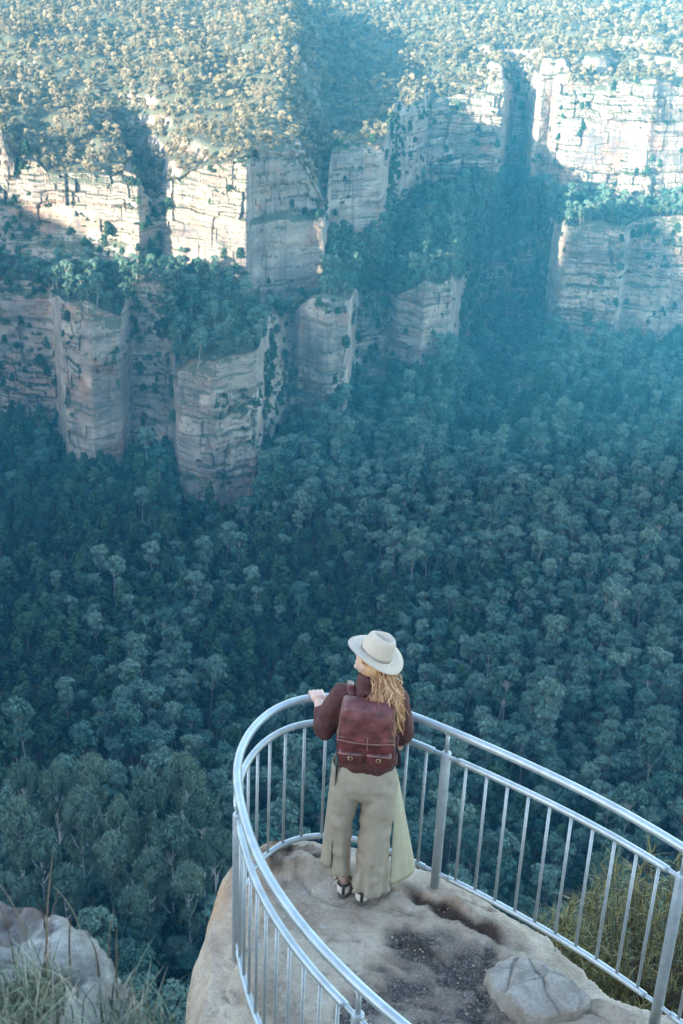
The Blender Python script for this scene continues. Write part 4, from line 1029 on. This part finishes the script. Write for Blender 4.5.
mb = MB(); mb.tube([(.172, .02, .06), (.196, .04, -.02), (.200, .03, -.10)], .010, 8, flat=(.3, 1)); mb.build('strap_end', M['black'], pk)

# ================================================================== NEAR PLANTS
def blades(name, roots, hgt, wd, lean, seed, mat, seg=5, cluster=1):
    r = np.random.default_rng(seed); V, Fs = [], []
    for (x, y, z) in roots:
        a = r.uniform(0, 6.28); h = hgt * r.uniform(.5, 1.25); l = lean * r.uniform(.2, 1.2) * h; w_ = wd * r.uniform(.7, 1.3)
        d = np.array([math.cos(a), math.sin(a), 0]); s_ = np.array([-d[1], d[0], 0]); o0 = len(V)
        for j in range(seg + 1):
            t = j / seg; c = np.array([x, y, z]) + d * l * t * t + np.array([0, 0, h * (t - .25 * lean * t * t)])
            ww = w_ * (1 - t) ** .7 + .0003; V += [c - s_ * ww, c + s_ * ww]
        Fs += [(o0 + 2 * j, o0 + 2 * j + 1, o0 + 2 * j + 3, o0 + 2 * j + 2) for j in range(seg)]
    return mesh_np(name, np.array(V), np.array(Fs), mat, smooth=True)
def mat_blade(name, stops, rough=.6):
    m = NT(name); g = m.n('ShaderNodeNewGeometry'); m.base(m.ramp(g.outputs['Random Per Island'], stops), rough); return m.m
M['grass'] = mat_blade('dry_grass', [(0, (0.03, 0.055, 0.03)), (.5, (0.08, 0.115, 0.065)), (.85, (0.20, 0.20, 0.13)), (1, (0.40, 0.36, 0.27))])
M['reed'] = mat_blade('brown_stalk', [(0, (0.06, 0.045, 0.025)), (1, (0.16, 0.11, 0.06))])
M['broom'] = mat_blade('olive_broom', [(0, (0.05, 0.06, 0.02)), (.5, (0.15, 0.145, 0.045)), (1, (0.33, 0.26, 0.09))])
def ledge_z(x, y):
    i = np.clip(((x + 4.2) / .03).astype(int), 0, len(lx) - 1); j = np.clip(((y + 4.6) / .03).astype(int), 0, len(ly) - 1); return LZ[i, j]
rg = np.random.default_rng(31); tx, ty = rg.uniform(-1.25, -.33, 95), rg.uniform(1.45, 2.12, 95)
gx_ = (tx[:, None] + rg.normal(0, .035, (95, 30))).ravel(); gy_ = (ty[:, None] + rg.normal(0, .035, (95, 30))).ravel(); gzz = ledge_z(gx_, gy_)
okk = gzz > 2.6; roots = np.stack([gx_, gy_, gzz - .01], 1)[okk]
tag(put('grass', blades('grass', roots, .125, .0019, .75, 32, M['grass'])), 'grey-green dry grass tufts on the near rock ledge', 'grass', kind='stuff')
tx, ty = rg.uniform(-.92, -.45, 26), rg.uniform(2.1, 2.42, 26)
roots = np.stack([tx, ty, ledge_z(tx, ty) - .01], 1)
tag(put('grass_stalks', blades('grass_stalks', roots, .27, .0020, .4, 33, M['reed'])), 'thin brown seed stalks rising from the grass on the near ledge', 'grass', kind='stuff')
def shrub(cx, cy, z, R, H, seed, n, label):
    r = np.random.default_rng(seed); root = tag(empty('shrub', (cx, cy, z)), label, 'shrub')
    sm, V = MB(), []
    for i in range(n):
        a, q = r.uniform(0, 6.28), R * math.sqrt(r.random()); tip = np.array([q * math.cos(a), q * math.sin(a), H * (1 - .55 * (q / R) ** 2) * r.uniform(.75, 1.08)])
        base_ = np.array([tip[0] * .15, tip[1] * .15, 0]); pts = [base_ * (1 - t) + tip * t + np.array([tip[0], tip[1], 0]) * .18 * math.sin(3.14 * t) for t in np.linspace(0, 1, 6)]
        sm.tube(pts, [.012, .009, .007, .005, .004, .002], 5)
        for k_ in range(46):
            t = r.uniform(.38, 1.02); b = base_ * (1 - t) + tip * t + np.array([tip[0], tip[1], 0]) * .18 * math.sin(3.14 * t)
            V.append(b + r.normal(size=3) * .018)
    sm.build('stems', M['darkbark'], root)
    put('foliage', blades('foliage', V, .12, .0042, 1.1, seed + 1, M['broom'], seg=3), root); return root
shrub(2.25, 6.55, -1.35, .66, 1.22, 41, 90, 'yellow-olive broom-like shrub just outside the right-hand railing')
shrub(1.62, 6.35, -1.30, .42, 1.00, 43, 40, 'small darker olive shrub growing from the rock edge behind the pale slab')
shrub(2.85, 5.85, -1.1, .55, 1.1, 45, 55, 'olive shrub beyond the railing at the right edge')
